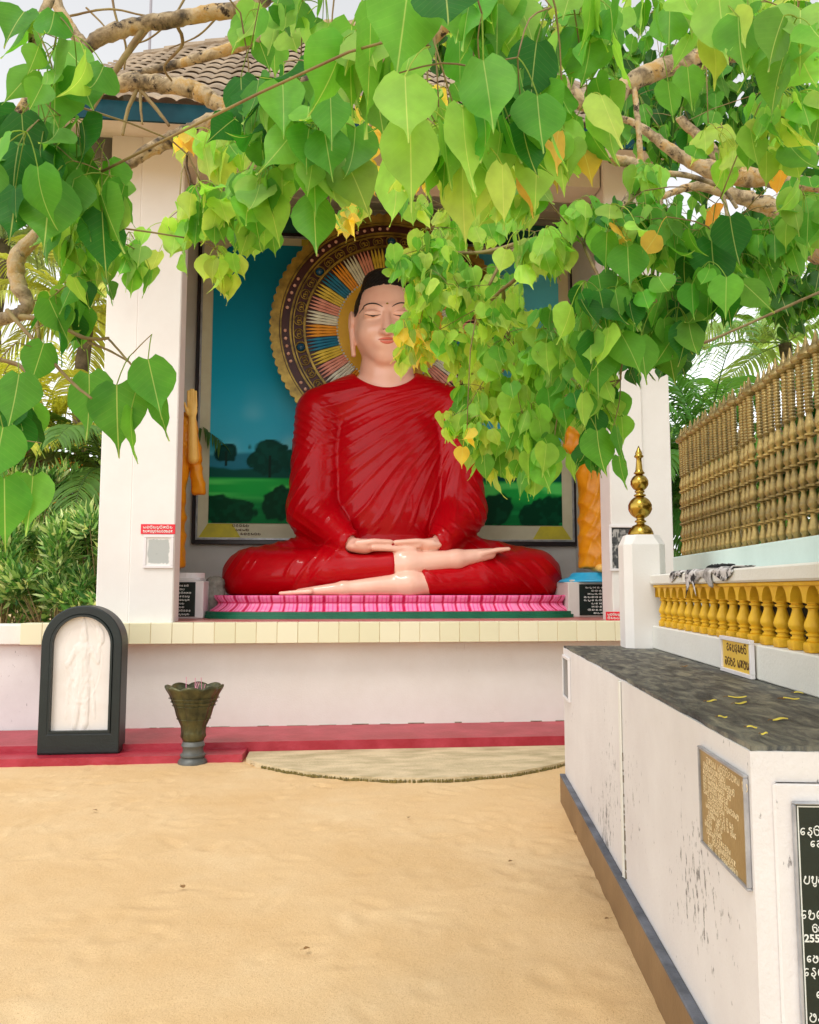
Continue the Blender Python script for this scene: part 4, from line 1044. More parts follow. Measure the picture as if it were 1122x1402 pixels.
# ================================================================== SIGNS AND FRAMES on the pillars
def red_sign(label, box, ly, rows):
    a, b = L(box[0], box[3], ly), L(box[2], box[1], ly); t = sthing('red_sign', label, 'sign', (a.x+b.x)/2, ly, a.z)
    m = MB(); m.box(a.x, b.x, ly-.012, ly-.001, a.z, b.z, .002); sobj('board', m, M['red_sign'], t)
    hh = (b.z-a.z); r = random.Random(5); L_ = []
    for i, n in enumerate(rows):
        wd = min((b.x-a.x)*.86/n, .045); L_.append(([r.choice(ALLG) for _ in range(n)], -n*wd/2, hh*(.56 if i == 0 else .16), hh*.24, wd))
    o = strokes('lettering', L_, M['letter_white'], t, .0028); o.location = (0, -.0135, 0)
def pic_frame(label, box, ly, kind):
    a, b = L(box[0], box[3], ly), L(box[2], box[1], ly); t = sthing('picture_frame', label, 'picture frame', (a.x+b.x)/2, ly, a.z)
    fw = .03; m = MB(); m.box(a.x, b.x, ly-.022, ly-.002, a.z, a.z+fw, .003); m.box(a.x, b.x, ly-.022, ly-.002, b.z-fw, b.z, .003)
    m.box(a.x, a.x+fw, ly-.0215, ly-.002, a.z+fw+.001, b.z-fw-.001, .003); m.box(b.x-fw, b.x, ly-.0215, ly-.002, a.z+fw+.001, b.z-fw-.001, .003); sobj('frame', m, M['sign_white'], t)
    n = 70; U, W = np.meshgrid(np.linspace(0,1,n), np.linspace(0,1,n), indexing='ij')
    if kind == 0:
        w = vnoise(U*5, W*5, 40)*.5+vnoise(U*14, W*14, 41)*.3; edge = np.minimum(np.minimum(U, 1-U), np.minimum(W, 1-W))+.14*(w-.4)
        C = mixc(np.zeros((n,n,3))+cl(226,224,220), cl(176,180,176), sst(.06,.09,edge)); C = mixc(C, cl(150,154,152), sst(.55,.8,w)*sst(.1,.14,edge)*.6)
    else:
        C = np.zeros((n,n,3))+cl(70,72,74); w = vnoise(U*9, W*11, 42)*.6+vnoise(U*22, W*22, 43)*.4
        C = mixc(C, cl(170,168,164), sst(.45,.7,w)); body = sst(.22,.16,np.abs(U-.5)*np.where(W > .62, 1.5, .9))*sst(.92,.86,W); C = mixc(C, cl(150,148,146), body*.8); C = mixc(C, cl(36,38,40), sst(.6,.7,vnoise(U*14, W*16, 44))*.7)
        C = mixc(C, cl(40,40,42), sst(.94,.97,W))
    V = np.stack([a.x+fw+(b.x-a.x-2*fw)*U, np.full_like(U, ly-.008), a.z+fw+(b.z-a.z-2*fw)*W], 2).reshape(-1,3); id_ = np.arange(n*n).reshape(n,n)
    F = np.stack([id_[:-1,:-1], id_[1:,:-1], id_[1:,1:], id_[:-1,1:]], 2).reshape(-1,4); smesh('print', V, F, M['grey_photo'], t, False, tint=C.reshape(-1,3))
PF = LEDGE+.12
red_sign('red sign with two lines of white writing on the left pillar', (193, 718, 240.5, 731), PF, (9, 13))
pic_frame('white framed faded grey print on the left pillar under red sign', (196, 732.5, 238.5, 778), PF, 0)
pic_frame('white framed dark grey photograph on the right pillar behind brass finial', (835, 719, 872, 782), PF, 1)
red_sign('small red sign standing at the foot of the right pillar', (830, 837.5, 858, 849.5), PF-.06, (7, 6))

# ================================================================== ARCHED STELE
SY = 8.22
a, b = L(50, 1031, SY), L(169, 829, SY); w = b.x-a.x; stele = sthing('arched_stele', 'dark arched frame holding a white carved guardian figure on red step', 'guard stone', (a.x+b.x)/2, SY, .06)
Hs = b.z-.06; r_ = w/2; D_ = .26
def arch(hw, z0, zt, n=28):
    return [(-hw, z0), (hw, z0)]+[(hw*math.cos(math.pi*i/n), zt-hw+hw*math.sin(math.pi*i/n)) for i in range(n+1)]
fw = .088
outer = arch(r_, 0, Hs); inner = arch(r_-fw, .20, Hs-fw)
def archring(o_, i_, y0, y1):
    n = len(o_); V = [(x,y0,z) for x,z in o_]+[(x,y0,z) for x,z in i_]+[(x,y1,z) for x,z in o_]+[(x,y1,z) for x,z in i_]; F = []
    for k in range(n):
        j = (k+1) % n; F += [(k,j,n+j,n+k),(2*n+k,3*n+k,3*n+j,2*n+j),(k,2*n+k,2*n+j,j),(n+k,n+j,3*n+j,3*n+k)]
    return V, F
m = MB(); m.add(*archring(outer, inner, 0, D_)); o = obj('frame', m, M['stele_frame'], stele)
bv = o.modifiers.new('b', 'BEVEL'); bv.width = .012; bv.segments = 2; bv.limit_method = 'ANGLE'; bv.angle_limit = R(50)
m = MB(); m.add(*archring(arch(r_-fw+.002, .198, Hs-fw+.002), arch(r_-fw-.018, .218, Hs-fw-.018), -.012, .05)); obj('inner_moulding', m, M['stele_frame'], stele)
m = MB(); m.prism(arch(r_-.02, .01, Hs-.02), D_-.02, D_-.005); obj('back_plate', m, M['stele_frame'], stele)
nx, nz = 90, 150; iw, iz0, iz1 = r_-fw-.006, .212, Hs-fw-.004
U, W = np.meshgrid(np.linspace(-1,1,nx), np.linspace(0,1,nz), indexing='ij')
def seg2(p, q, ra, rb):
    dx, dz = q[0]-p[0], q[1]-p[1]; t = np.clip(((U-p[0])*dx+(W*1.7-p[1]*1.7)*dz*1.7)/(dx*dx+dz*dz*2.89), 0, 1)
    d = np.sqrt((U-p[0]-t*dx)**2+(W*1.7-(p[1]+t*dz)*1.7)**2)/(ra+(rb-ra)*t); return np.sqrt(np.clip(1-d*d, 0, 1))
hgt = np.zeros_like(U); U0_ = U; U = U*.86
for p, q, ra, rb, k in (((.02,.80),(.02,.86),.13,.10,1.0),((.02,.90),(.02,.97),.11,.03,.8),((-.14,.70),(.18,.70),.09,.09,.9),((.02,.68),(.02,.50),.20,.15,1.1),((.02,.47),(.0,.36),.22,.24,1.1),
    ((-.10,.36),(-.16,.06),.13,.09,1.0),((.12,.36),(.14,.06),.13,.09,1.0),((-.2,.70),(-.42,.56),.075,.06,.9),((-.42,.56),(-.26,.46),.06,.055,.9),((.24,.70),(.44,.60),.075,.06,.9),((.44,.60),(.50,.78),.055,.05,.9),
    ((.52,.80),(.52,.84),.10,.12,.9),((.52,.86),(.55,.93),.05,.10,.7),((-.34,.44),(-.42,.1),.05,.04,.5),((.3,.42),(.40,.12),.06,.04,.5),((-.2,.03),(.22,.03),.06,.06,.5),((.02,.46),(.02,.44),.26,.26,.7)):
    hgt = np.maximum(hgt, seg2(p, q, ra, rb)*k*min(ra*1.6, .2))
U = U0_; hgt = hgt+.012*(vnoise(U*9, W*16, 51)-.5)+.07*(vnoise(U*20, W*32, 52)-.5)*(hgt > .01)+.05*(vnoise(U*11, W*17, 53)-.5)*(hgt > .005)
hgt += .016*np.sin(np.sqrt((U/1.0)**2+((W-.62)*1.7)**2)*60)*(np.abs(np.sqrt(U**2+((W-.62)*1.7)**2)-.62) < .05)
keepw = np.where(W*(iz1-iz0)+iz0 > iz1-iw, np.sqrt(np.clip(1-((W*(iz1-iz0)+iz0-(iz1-iw))/iw)**2, 0, 1)), 1)
V = np.stack([U*iw*keepw, .045-hgt*.06, iz0+W*(iz1-iz0)], 2).reshape(-1,3); id_ = np.arange(nx*nz).reshape(nx,nz)
F = np.stack([id_[:-1,:-1], id_[1:,:-1], id_[1:,1:], id_[:-1,1:]], 2).reshape(-1,4); mesh_obj('relief_panel', V, F, M['relief'], stele, True)

# ================================================================== URN
g = unS(at_height(264, 1043, 0)); sc_ = (at_height(364, 1043, 0).x-at_height(264, 1043, 0).x)/100
urn = sthing('incense_urn', 'fluted dark bronze urn with wavy rim standing on sand before red step', 'urn', g.x, g.y, -.012)
def flute(r, z, a):
    k = min(1, max(0, (z/sc_-24)/30)); rim = max(0, (z/sc_-88)/16)
    return (r*(1+.13*k*(abs(math.cos(4*a))**.7-.55)*(1-.4*rim)), z+(sc_*4*rim*abs(math.cos(4*a)) if rim > 0 else 0))
u = sc_
pr = [(14,30),(15,33),(17,36),(16,42),(16.5,50),(19,56),(22.5,64),(25,74),(29,84),(32.5,92),(36.5,97),(38.5,100),(38.5,102),(36,102.5),(33,99),(30,92),(26,80),(18,66),(2,62)]
m = MB(); m.lathe([(r*u, z*u) for r, z in pr], 96, 0, 0, flute); obj('bowl', m, M['bronze'], urn, True)
m = MB()
for k, (rz, rr) in enumerate(((60, 21.5), (78, 27.5), (83, 29.5), (88, 32))):
    n = 96; m.tube([flute(rr*u*1.01, rz*u, 2*math.pi*i/n)[0:1][0]*np.array([math.cos(2*math.pi*i/n), math.sin(2*math.pi*i/n), 0])+np.array([0,0,rz*u]) for i in range(n+1)], .5*u, 5)
obj('rib', m, M['bronze'], urn, True)
m = MB(); m.lathe([(20,0),(20,3),(18,6),(15.5,8),(17,10),(17,12),(14.5,14),(13.5,18),(14.5,22),(16,24),(15,27),(13,31)], 48) ; m.v = [(a*u, b*u, c*u) for a, b, c in m.v]; autosmooth(obj('foot', m, M['lead'], urn), 35)
m = MB(); m.lathe([(28*u,87*u),(29*u,88.5*u),(2*u,90*u)], 32); obj('ash', m, pmat('grey_ash', lin(120,114,104), lin(150,144,132), 20, .95, .5), urn, True)
for k in range(7):
    m = MB(); x, y = random.uniform(-.08, .12), random.uniform(-.08, .08); m.tube([(x, y, 86*u), (x+random.uniform(-.02,.05), y+random.uniform(-.03,.03), 86*u+random.uniform(.12,.24))], .0035, 5); obj('incense_stick', m, M['incense'], urn)

# ================================================================== RIGHT-HAND WALL
W0 = at_height(775, 1096, 0); WT = 1.17; W1 = at_height(1027, 1022, WT); W0 = Vector((W0.x, W0.y, 0)); W1 = Vector((W1.x, W1.y, 0))
LW = (W1-W0).length; wd_ = (W1-W0).normalized(); WROT = math.atan2(wd_.y, wd_.x); wn_ = Vector((-wd_.y, wd_.x, 0))
def toW(p): d = p-W0; return Vector((d.dot(wd_), d.dot(wn_), p.z))
def Wp(x, y, z=0.0): return Vector((W0.x, W0.y, 0))+wd_*x+wn_*y+Vector((0,0,z))
def WP(px_, py_, y=0.0):                                   # on the upright plane y (0 is the wall's yard face)
    r = ray(px_, py_); o = Vector((0, 0, EYE)); t = (y-(o-W0).dot(wn_))/r.dot(wn_); return toW(o+r*t)
def wthing(name, label, cat, x, y, z, group=None):
    t = thing(name, label, cat, Wp(x, y, z), WROT, group); t['base'] = (x, y, z); return t
par = wthing('parapet_wall', 'white flaking parapet wall with dark weathered top and brown skirting on the right', 'wall', LW/2, 0, 0)
YB = toW(at_height(1122, 957, WT)).y; YE = YB+.14
n = 60
m = MB(); m.slab([(0,0),(LW,0),(LW,YE+1.2),(LW-.3,YE+1.2),(LW-.3,YE),(0,YE)][::1], -.05, WT-.014); sobj('masonry', m, M['old_white'], par)
m = MB(); P_ = [(0.004,.004)]
for i in range(1, 90): x = LW*i/90; P_.append((x, .002+.018*max(0, vnoise(np.array([x*5.]), np.array([.3]), 60)[0]-.35)+.004*random.random()))
P_ += [(LW-.004, .004)]
for i in range(1, 30): P_.append((LW-.004-.012*random.random(), YE*i/30*1.0))
P_ += [(LW-.004, YE-.01), (.006, YE-.01)]
m.slab(P_, WT-.0138, WT); sobj('top_slab', m, M['slab'], par)
# panel and rim round the near end
m = MB(); pz = WP(1050, 1065, 0).z; m.box(LW-.002, LW+.012, .055, YE+1.2, -.05, 1.075, .006); sobj('end_panel', m, M['old_white'], par)
m = MB(); m.box(.0, LW+.036, -.04, -.002, -.05, .185); m.box(LW+.013, LW+.036, -.001, YE+1.2, -.05, .185); sobj('skirting', m, M['skirting'], par)
m = MB(); m.box(.0, LW+.038, -.042, -.0015, .1855, .2, .003); m.box(LW+.013, LW+.038, -.0005, YE+1.2, .1855, .2, .003); sobj('skirting_top', m, M['grey_ledge'], par)
# the vertical joint with its crack
sxp = WP(853, 1060).x
m = MB(); m.box(sxp-.022, sxp+.022, -.010, -.0005, .2005, WT-.02, .006); sobj('joint_strip', m, M['wall_white'], par)
m = MB(); z = .21
while z < .80:
    h = random.uniform(.01, .05)*(1.6 if z < .4 else .8); w = random.uniform(.004, .012)*(1.8 if z < .42 else .7)
    m.box(sxp+.024, sxp+.024+w, -.004, .01, z, z+h); z += h+random.uniform(0, .04)*(1 if z < .45 else 2)
sobj('crack', m, M['soil_dark'], par)

def board(name, label, cat, x0, x1, z0, z1, y, fw, fmat, pmat_, rows, lmat, lt, depth=.02):
    t = wthing(name, label, cat, (x0+x1)/2, y, z0)
    m = MB(); m.box(x0, x1, y-depth, y-.001, z0, z0+fw, .002); m.box(x0, x1, y-depth, y-.001, z1-fw, z1, .002); m.box(x0, x0+fw, y-depth+.001, y-.001, z0+fw+.0005, z1-fw-.0005, .002); m.box(x1-fw, x1, y-depth+.001, y-.001, z0+fw+.0005, z1-fw-.0005, .002)
    sobj('frame', m, fmat, t)
    m = MB(); m.box(x0+fw-.002, x1-fw+.002, y-depth*.5, y-.0015, z0+fw-.002, z1-fw+.002); sobj('plate', m, pmat_, t)
    if rows:
        o = strokes('lettering', rows, lmat, t, lt); o.location = (x0-(x0+x1)/2, -depth*.5-.0006, 0)
    return t
q0, q1, q2 = WP(961, 1012), WP(1026, 1072), WP(1025, 1215)
r = random.Random(9); gx0, gx1, gz0, gz1 = q0.x, q1.x, WP(1025, 1214).z, q1.z+.005
gz0 = (gz0+WP(966, 1155).z)/2; gz1 = (q0.z+q1.z)/2; rows = []; nr = 14; wid = gx1-gx0
for i in range(nr):
    zc = (gz1-gz0)*(.93-.90*i/nr)-.012; ng = r.randint(13, 19) if i in (2,3,4,5) else r.randint(9, 17); big = 1.35 if i < 1 else 1; wg = wid*.8/19*big
    rows.append(([r.choice(ALLG) if r.random() > .12 else ' ' for _ in range(ng)], wid*.08+(0 if i in (2,3,4,5) else r.uniform(0, wid*.1)), zc-.01, .017*big, wg))
board('brass_plaque', 'brass plate with raised writing framed on the white parapet wall side', 'plaque', gx0, gx1, gz0, gz1, 0, .008, M['aluminium'], M['brass_plate'], rows, M['brass_relief'], .0016, .016)
q0, q1 = WP(773, 896), WP(780, 960)
board('dark_plaque', 'narrow dark plate at the far end of the white parapet wall', 'plaque', max(.06, q0.x), q1.x+.10, q1.z, q0.z, 0, .02, M['sign_white'], M['plaque_black'], [], None, 0, .02)

# black plaque on the near end of the wall: local x there runs across the end face
t = thing('black_plaque', 'black stone plaque with white writing on the near end of the parapet wall', 'plaque', Wp(LW+.0135, 0, 0), WROT+R(90)); t['base'] = (0,0,0)
def EP(px_, py_):                                          # on the end face: (across, z)
    r = ray(px_, py_); o = Vector((0,0,EYE)); k = (LW+.013-(o-W0).dot(wd_))/r.dot(wd_); p = toW(o+r*k); return p.y, p.z
bx0, bz1 = EP(1083, 1096); bx1 = bx0+.66; bz0 = bz1-.92
bz0 = max(bz0, .24)
m = MB(); fw = .007
m.box(bx0, bx1, -.022, -.001, bz0, bz0+fw, .003); m.box(bx0, bx1, -.022, -.001, bz1-fw, bz1, .003); m.box(bx0, bx0+fw, -.021, -.001, bz0+fw+.0005, bz1-fw-.0005, .003); m.box(bx1-fw, bx1, -.021, -.001, bz0+fw+.0005, bz1-fw-.0005, .003); obj('frame', m, M['aluminium'], t)
m = MB(); m.box(bx0+fw-.002, bx1-fw+.002, -.012, -.0015, bz0+fw-.002, bz1-fw+.002); obj('stone', m, M['plaque_black'], t)
m = MB(); e = fw+.004; m.box(bx0+e, bx0+e+.0035, -.0128, -.0121, bz0+e, bz1-e); m.box(bx1-e-.0035, bx1-e, -.0128, -.0121, bz0+e, bz1-e); m.box(bx0+e+.0036, bx1-e-.0036, -.0128, -.0121, bz1-e-.0035, bz1-e); m.box(bx0+e+.0036, bx1-e-.0036, -.0128, -.0121, bz0+e, bz0+e+.0035); obj('border_line', m, M['letter_white'], t)
rows = []
for py_, px_, gl, hp, wp_ in ((1142, 1092, 'e da i ra pa va na ma ta', 12, 9.5), (1158, 1106, 'e ra i ma ta va sa pa', 10, 8.5), (1208, 1097, 'pa u pa e ma ya na ha', 13, 10), (1256, 1093, 'e na e ta i ra ha va ya', 14, 10.5),
        (1274, 1109, 'i ha ra va sa e ma', 10, 8), (1315, 1101, 'e ma ha e ya da ra na', 10.5, 8.5), (1334, 1097, 'e da e i pa u sa ma ta', 13, 9.5), (1364, 1114, 'e da ma va ra ta', 11, 9), (1396, 1105, 'ma da ha e sa pa na', 13, 11)):
    x, z = EP(px_, py_); k = (EP(px_+100, py_)[0]-x)/100
    rows.append((gl.split(), x+.003, z, hp*k*.92, wp_*k))
o = strokes('lettering', rows, M['letter_white'], t, .0017); o.location = (0, -.0128, 0)
x, z = EP(1099, 1287); digits('2559', x, z, 14.5*(EP(1200,1287)[0]-x)/101, M['letter_white'], t, -.0128)
x, z = EP(1123, 1287); o = strokes('lettering', [(['va','ra','sa','ya'], x, z, .018, .02)], M['letter_white'], t, .0018); o.location = (0, -.0128, 0)

# fallen leaves on the slab
for i, (px_, py_, l, c) in enumerate(((1095,948,.045,0),(1084,956,.06,0),(1010,954,.07,0),(1015,962,.06,0),(975,959,.05,0),(1069,984,.07,0),(1030,995,.03,0),(990,981,.03,0),(1072,956,.03,1),(938,912,.04,1),(1047,1004,.02,0))):
    p = at_height(px_, py_, WT+.006); o = thing('fallen_leaf', ('pale yellow dead leaf scrap lying on the dark parapet top', 'brown dead leaf lying on the dark parapet top')[c], 'leaf', p, random.uniform(-.5, .5), 'dead leaves on the parapet top')
    m = MB(); n = 6; V = []
    for k in range(n+1):
        u = k/n-.5; w = l*.13*(1-(2*u)**2)**.5+.001; zz = .0025*math.sin(k*.9+i)
        V += [(u*l, -w, zz-.002), (u*l, 0, zz+.002), (u*l, w, zz-.002)]
    F = [(k*3+j, k*3+3+j, k*3+4+j, k*3+1+j) for k in range(n) for j in (0,1)]; m.add(V, F); b_ = obj('blade', m, M['dead_leaf'] if c == 0 else M['brown_leaf'], o, True)
    m = MB(); m.tube([(-l*.5,0,.0),(-l*.62,.003,.001),(-l*.78,.002,-.003)], .0012, 4); obj('stalk', m, M['brown_leaf'], o)

# ================================================================== FINIAL POST
pp = toW(at_height(882, 886, WT)); pwid = .31
post = wthing('gate_post', 'white chamfered post topped by polished brass finial at the balustrade end', 'post', pp.x, pp.y, WT)
pxs = pp; kk = (WP(882, 886, pp.y-.15).z-WP(882, 786, pp.y-.15).z)/-100
topz = WP(868, 742, pp.y-.15).z; hw = .155; ch = .055
def octo(h, c): return [(-h+c,-h),(h-c,-h),(h,-h+c),(h,h-c),(h-c,h),(-h+c,h),(-h,h-c),(-h,-h+c)]
lay = [(hw, ch, 0), (hw, ch, topz-WT-.0), (hw*.80, ch*1.2, topz-WT+.075)]
V = []; 
for h, c, z in lay: V += [(x, y, z) for x, y in octo(h, c)]
F = [tuple(range(7,-1,-1)), tuple(range(16,24))]+[(k*8+i, k*8+(i+1) % 8, k*8+8+(i+1) % 8, k*8+8+i) for k in range(2) for i in range(8)]
o = mesh_obj('shaft', V, F, M['pillar_white'], post); zf = topz-WT+.075
fin = wthing('brass_finial', 'polished brass finial of two balls and spire on the white post', 'finial', pp.x, pp.y, WT+zf)
s = abs(kk)
pr = [(19,0),(19.5,2),(18.5,6),(16,11),(12,15),(8,17),(6,18),(6,20),(8.5,21),(8.5,23),(6.5,24),(5.5,26),(7,27.5)]
pr = [(r_*s, z*s) for r_, z in pr]
dome = MB(); dome.lathe(pr, 40); obj('base_dome', dome, M['brass'], fin, True)
def ball(z0, r_): 
    m = MB(); P = [(max(.004, r_*s*math.sin(math.pi*k/16)*(1.03 if k in (7,9) else 1)), (z0+r_)*s-r_*s*math.cos(math.pi*k/16)) for k in range(17)]; m.lathe(P, 40); return m
obj('large_ball', ball(26, 18), M['brass'], fin, True)
m = MB(); m.lathe([(r_*s, z*s) for r_, z in ((6,61),(9,62),(9,64),(5.5,65.5),(5.5,67),(7.5,68),(7.5,70),(5,71))], 24); obj('collar', m, M['brass'], fin, True)
obj('small_ball', ball(69.5, 13.5), M['brass'], fin, True)
m = MB(); m.lathe([(r_*s, z*s) for r_, z in ((4,95),(7.5,97),(8.5,98.5),(6.5,101),(5.5,104),(4.6,113),(4.0,121),(4.6,122.5),(7.2,124),(7,126),(5,128),(5.6,129.5),(4.6,132),(2.4,137),(.4,142))], 24); obj('spire', m, M['brass'], fin, True)

# ================================================================== YELLOW BALUSTRADE
zb1 = WP(1122, 899, YB).z; za1 = WP(1122, 795.5, YB).z; zc1 = WP(1122, 769, YB).z
X0, X1 = pp.x+.16, LW+1.0
bal = wthing('balustrade', 'yellow arched balustrade between white base and white coping on the parapet', 'balustrade', (X0+X1)/2, YB, WT)
m = MB(); m.box(X0, X1, YB, YB+.20, WT+.002, zb1, .006); sobj('base_kerb', m, M['wall_white'], bal)
m = MB(); m.box(X0, X1, YB-.01, YB+.452, za1+.003, zc1, .01); sobj('coping', m, M['wall_white'], bal)
bay = .17; nb = int((X1-X0-.06)/bay); yc_ = YB+.062
hd = .036; zsp = za1-.088                                # springing of the little arches
m = MB()
for i in range(nb+1):
    xa, xb = X0+.04+(i-.5)*bay, X0+.04+(i+.5)*bay; xm = (xa+xb)/2; ar = bay*.5-.018
    xa = max(xa, X0+.002)
    pts = [(xm-ar*math.cos(math.pi*k/12), zsp+ar*1.1*math.sin(math.pi*k/12)) for k in range(13)]
    pts = [(max(px_, xa), pz_) for px_, pz_ in pts]
    y0, y1 = yc_-hd, yc_+hd; o = len(m.v)
    V = []
    for k, (x, z) in enumerate(pts):
        xt = xa+(xb-xa)*k/12; V += [(x,y0,z),(xt,y0,za1),(x,y1,z),(xt,y1,za1)]
    F = []
    for k in range(12): a = k*4; F += [(a,a+4,a+5,a+1),(a+2,a+3,a+7,a+6),(a,a+2,a+6,a+4)]
    m.add(V, F)
    for sgn in (0, 1):
        xs_ = (xa, pts[0][0]) if sgn == 0 else (pts[-1][0], xb); zt_ = pts[0][1]; yv = (y0, y1)
        V = [(xs_[0],y0,zt_),(xs_[1],y0,zt_),(xs_[0],y0,za1),(xs_[0],y1,zt_),(xs_[1],y1,zt_),(xs_[0],y1,za1)] if sgn == 0 else [(xs_[0],y0,zt_),(xs_[1],y0,zt_),(xs_[1],y0,za1),(xs_[0],y1,zt_),(xs_[1],y1,zt_),(xs_[1],y1,za1)]
        m.add(V, [(0,1,2),(5,4,3),(0,3,4,1)])
m.box(X0+.002, X1, yc_-hd-.012, yc_+hd+.012, za1-.018, za1+.002, .004)
sobj('arcade', m, M['yellow'], bal)
hb = zsp-zb1; B = MB()
B.box(-.036,.036,-.036,.036,0,hb*.205,.005)
B.lathe([(r_*.001, z*hb) for r_, z in ((26,.20),(31,.22),(32,.25),(25,.28),(25,.31),(33,.335),(34,.365),(25,.39),(32,.43),(39,.49),(40,.54),(36,.61),(28,.70),(22,.79),(20,.84),(22,.87),(31,.89),(31,.925),(23,.945),(24,.965),(33,.98),(34,1.0))], 20)
me0 = None
for i in range(nb+1):
    x = X0+.04+(i+.5-.0)*bay
    if x > X1-.02: break
    if me0 is None: o = obj('baluster', B, M['yellow'], bal); autosmooth(o, 45); me0 = o
    else: o = me0.copy(); col.objects.link(o); o.parent = bal
    o.location = (x-bal['base'][0], yc_-bal['base'][1], zb1+.001-WT)

# yellow sign leaning on the kerb
q0, q1 = WP(987, 913, YB-.03), WP(1029, 926, YB-.03); q2 = WP(987, 870, YB-.03)
r = random.Random(4); wS = q1.x-q0.x; hS = q2.z-WT
t = board('yellow_sign', 'small yellow sign with brown writing leaning on the balustrade kerb', 'sign', q0.x, q1.x, WT+.003, WT+hS, YB-.008, .02, M['sign_white'], M['sign_yellow'],
      [(['ra','e','pa','da','sa','na','i'], wS*.18, hS*.60, hS*.20, wS*.094), (['va','ta','na','ra',' ','ya','k','ma','ha'], wS*.11, hS*.20, hS*.22, wS*.092)], M['letter_dark'], .0042, .024)

# rags tied along the coping
def rag(label, mat, x0, x1, y, z0, drop, seed, group=None):
    rr = random.Random(seed); m = MB(); n = 12; V = []; w = x1-x0
    for k in range(n+1):
        f = k/n
        for j in range(7):
            g = j/6; x = x0+w*g+.012*math.sin(f*9+seed+g*3); 
            if f < .35: yy, zz = y+.10-.11*f/.35, z0+.006+.006*math.sin(g*9+seed)
            else: yy, zz = y-.012-.010*abs(math.sin(g*8+f*5+seed)), z0-(f-.35)/.65*drop*(.75+.35*math.sin(g*5+seed))
            V.append((x, yy, zz))
    F = [(k*7+j, k*7+j+1, k*7+8+j, k*7+7+j) for k in range(n) for j in range(6)]
    m.add(V, F); xm = (x0+x1)/2
    o = obj('cloth_rag', m, mat, None, True, loc=Wp(0,0,0), rotz=WROT); sm = o.modifiers.new('t', 'SOLIDIFY'); sm.thickness = .004
    return tag(o, label, 'cloth', group)
rx = [WP(q, 790, YB).x for q in (922, 937, 945, 957, 968, 980, 992, 1001, 1008)]
M['rag_mix'] = pmat('stained_rag', lin(206,202,200), lin(40,38,40), 22, .85, lo=.48, hi=.56)
rag('stained white rag on the coping nearest the white post', M['rag_mix'], rx[0], rx[1], YB, zc1, .055, 1); rag('black and white rag hanging lowest over the yellow arches', M['rag_mix'], rx[2]-.02, rx[3], YB, zc1, .15, 2)
rag('pale rag draped over coping right of the longest hanging rag', M['cloth_white'], rx[3]+.01, rx[5], YB, zc1, .09, 3); rag('stained rag at the sign end of the row of rags on coping', M['rag_mix'], rx[5]+.02, rx[8], YB, zc1, .06, 5)
m = MB(); q = WP(988, 777, YB+.1)
for k in range(5): m.tube([(q.x-.13+.065*k+.03*math.sin(j*2+k), YB+.06+.012*j, zc1+.016+.012*abs(math.sin(j+k*1.7))) for j in range(6)], .013, 6)
o = obj('black_cloth', m, M['cloth_black'], None, True, loc=Wp(0,0,0), rotz=WROT); tag(o, 'crumpled black cloth lying on top of the white coping', 'cloth')

# ================================================================== BODHI TERRACE WALL AND GOLDEN FENCE
YT = YB+.46; XT = WP(922, 770, YT).x; zt_ = WP(1122, 732, YT).z
ter = wthing('terrace_wall', 'pale mint terrace wall behind the yellow balustrade carrying golden railings', 'wall', (XT+LW)/2, YT, 0)
m = MB(); m.box(XT, LW+2, YT, YT+.3, -.05, zt_, .008); m.box(XT, XT+.3, YT+.301, YT+5, -.05, zt_-.002, .008); sobj('masonry', m, M['mint'], ter)
m = MB(); m.box(max(XT, X0)+.02, X1-.01, YT-.005, YT-.001, WT+.01, za1-.002); sobj('damp_dark_face', m, pmat('damp_dark_plaster', lin(58,52,34), lin(34,32,24), 9, .9, .3), ter)  # dark strip over the mint wall: painted-in shade for the gaps between balusters
m = MB(); m.box(XT+.3, LW+2, YT+.302, YT+5, zt_-.6, zt_-.35); sobj('bed_soil', m, M['sand'], ter)
YF = YT+.13; XF0 = WP(937, 760, YF).x; ztop = WP(1122, 447, YF).z; hF = ztop-zt_
fen = wthing('golden_fence', 'tall golden railing of close turned bars on the mint terrace wall', 'fence', (XF0+LW)/2, YF, zt_)
def tier(z0, h, r0):
    return [(r0*.66, z0),(r0*1.08, z0+.004),(r0*1.10, z0+.014),(r0*.60, z0+.020),(r0*.66, z0+.030),(r0*.96, z0+h*.30),(r0*1.02, z0+h*.40),(r0*.92, z0+h*.52),(r0*.62, z0+h*.74),(r0*.50, z0+h-.016),(r0*.58, z0+h-.008),(r0*.9, z0+h-.004)]
def bar_prof(r0):
    P = []; z = 0; th = hF*.125
    for k in range(5): P += tier(z, th, r0*(1, .96, 1, .95, .9)[k]); z += th
    zz = hF*.885
    while z < zz: P += [(r0*.56, z), (r0*.74, z+.006), (r0*.74, z+.013), (r0*.56, z+.019)]; z += .0205
    P += [(r0*.6, zz),(r0*1.25, zz+.006),(r0*1.55, zz+.022),(r0*1.35, zz+.040),(r0*.85, zz+.055),(r0*.40, hF*.965),(r0*.10, hF)]
    return P
bm = MB(); bm.lathe(bar_prof(.0305), 12); bm2 = MB(); bm2.lathe(bar_prof(.034), 14)
sp = .113; i = 0; x = XF0; protos = {}
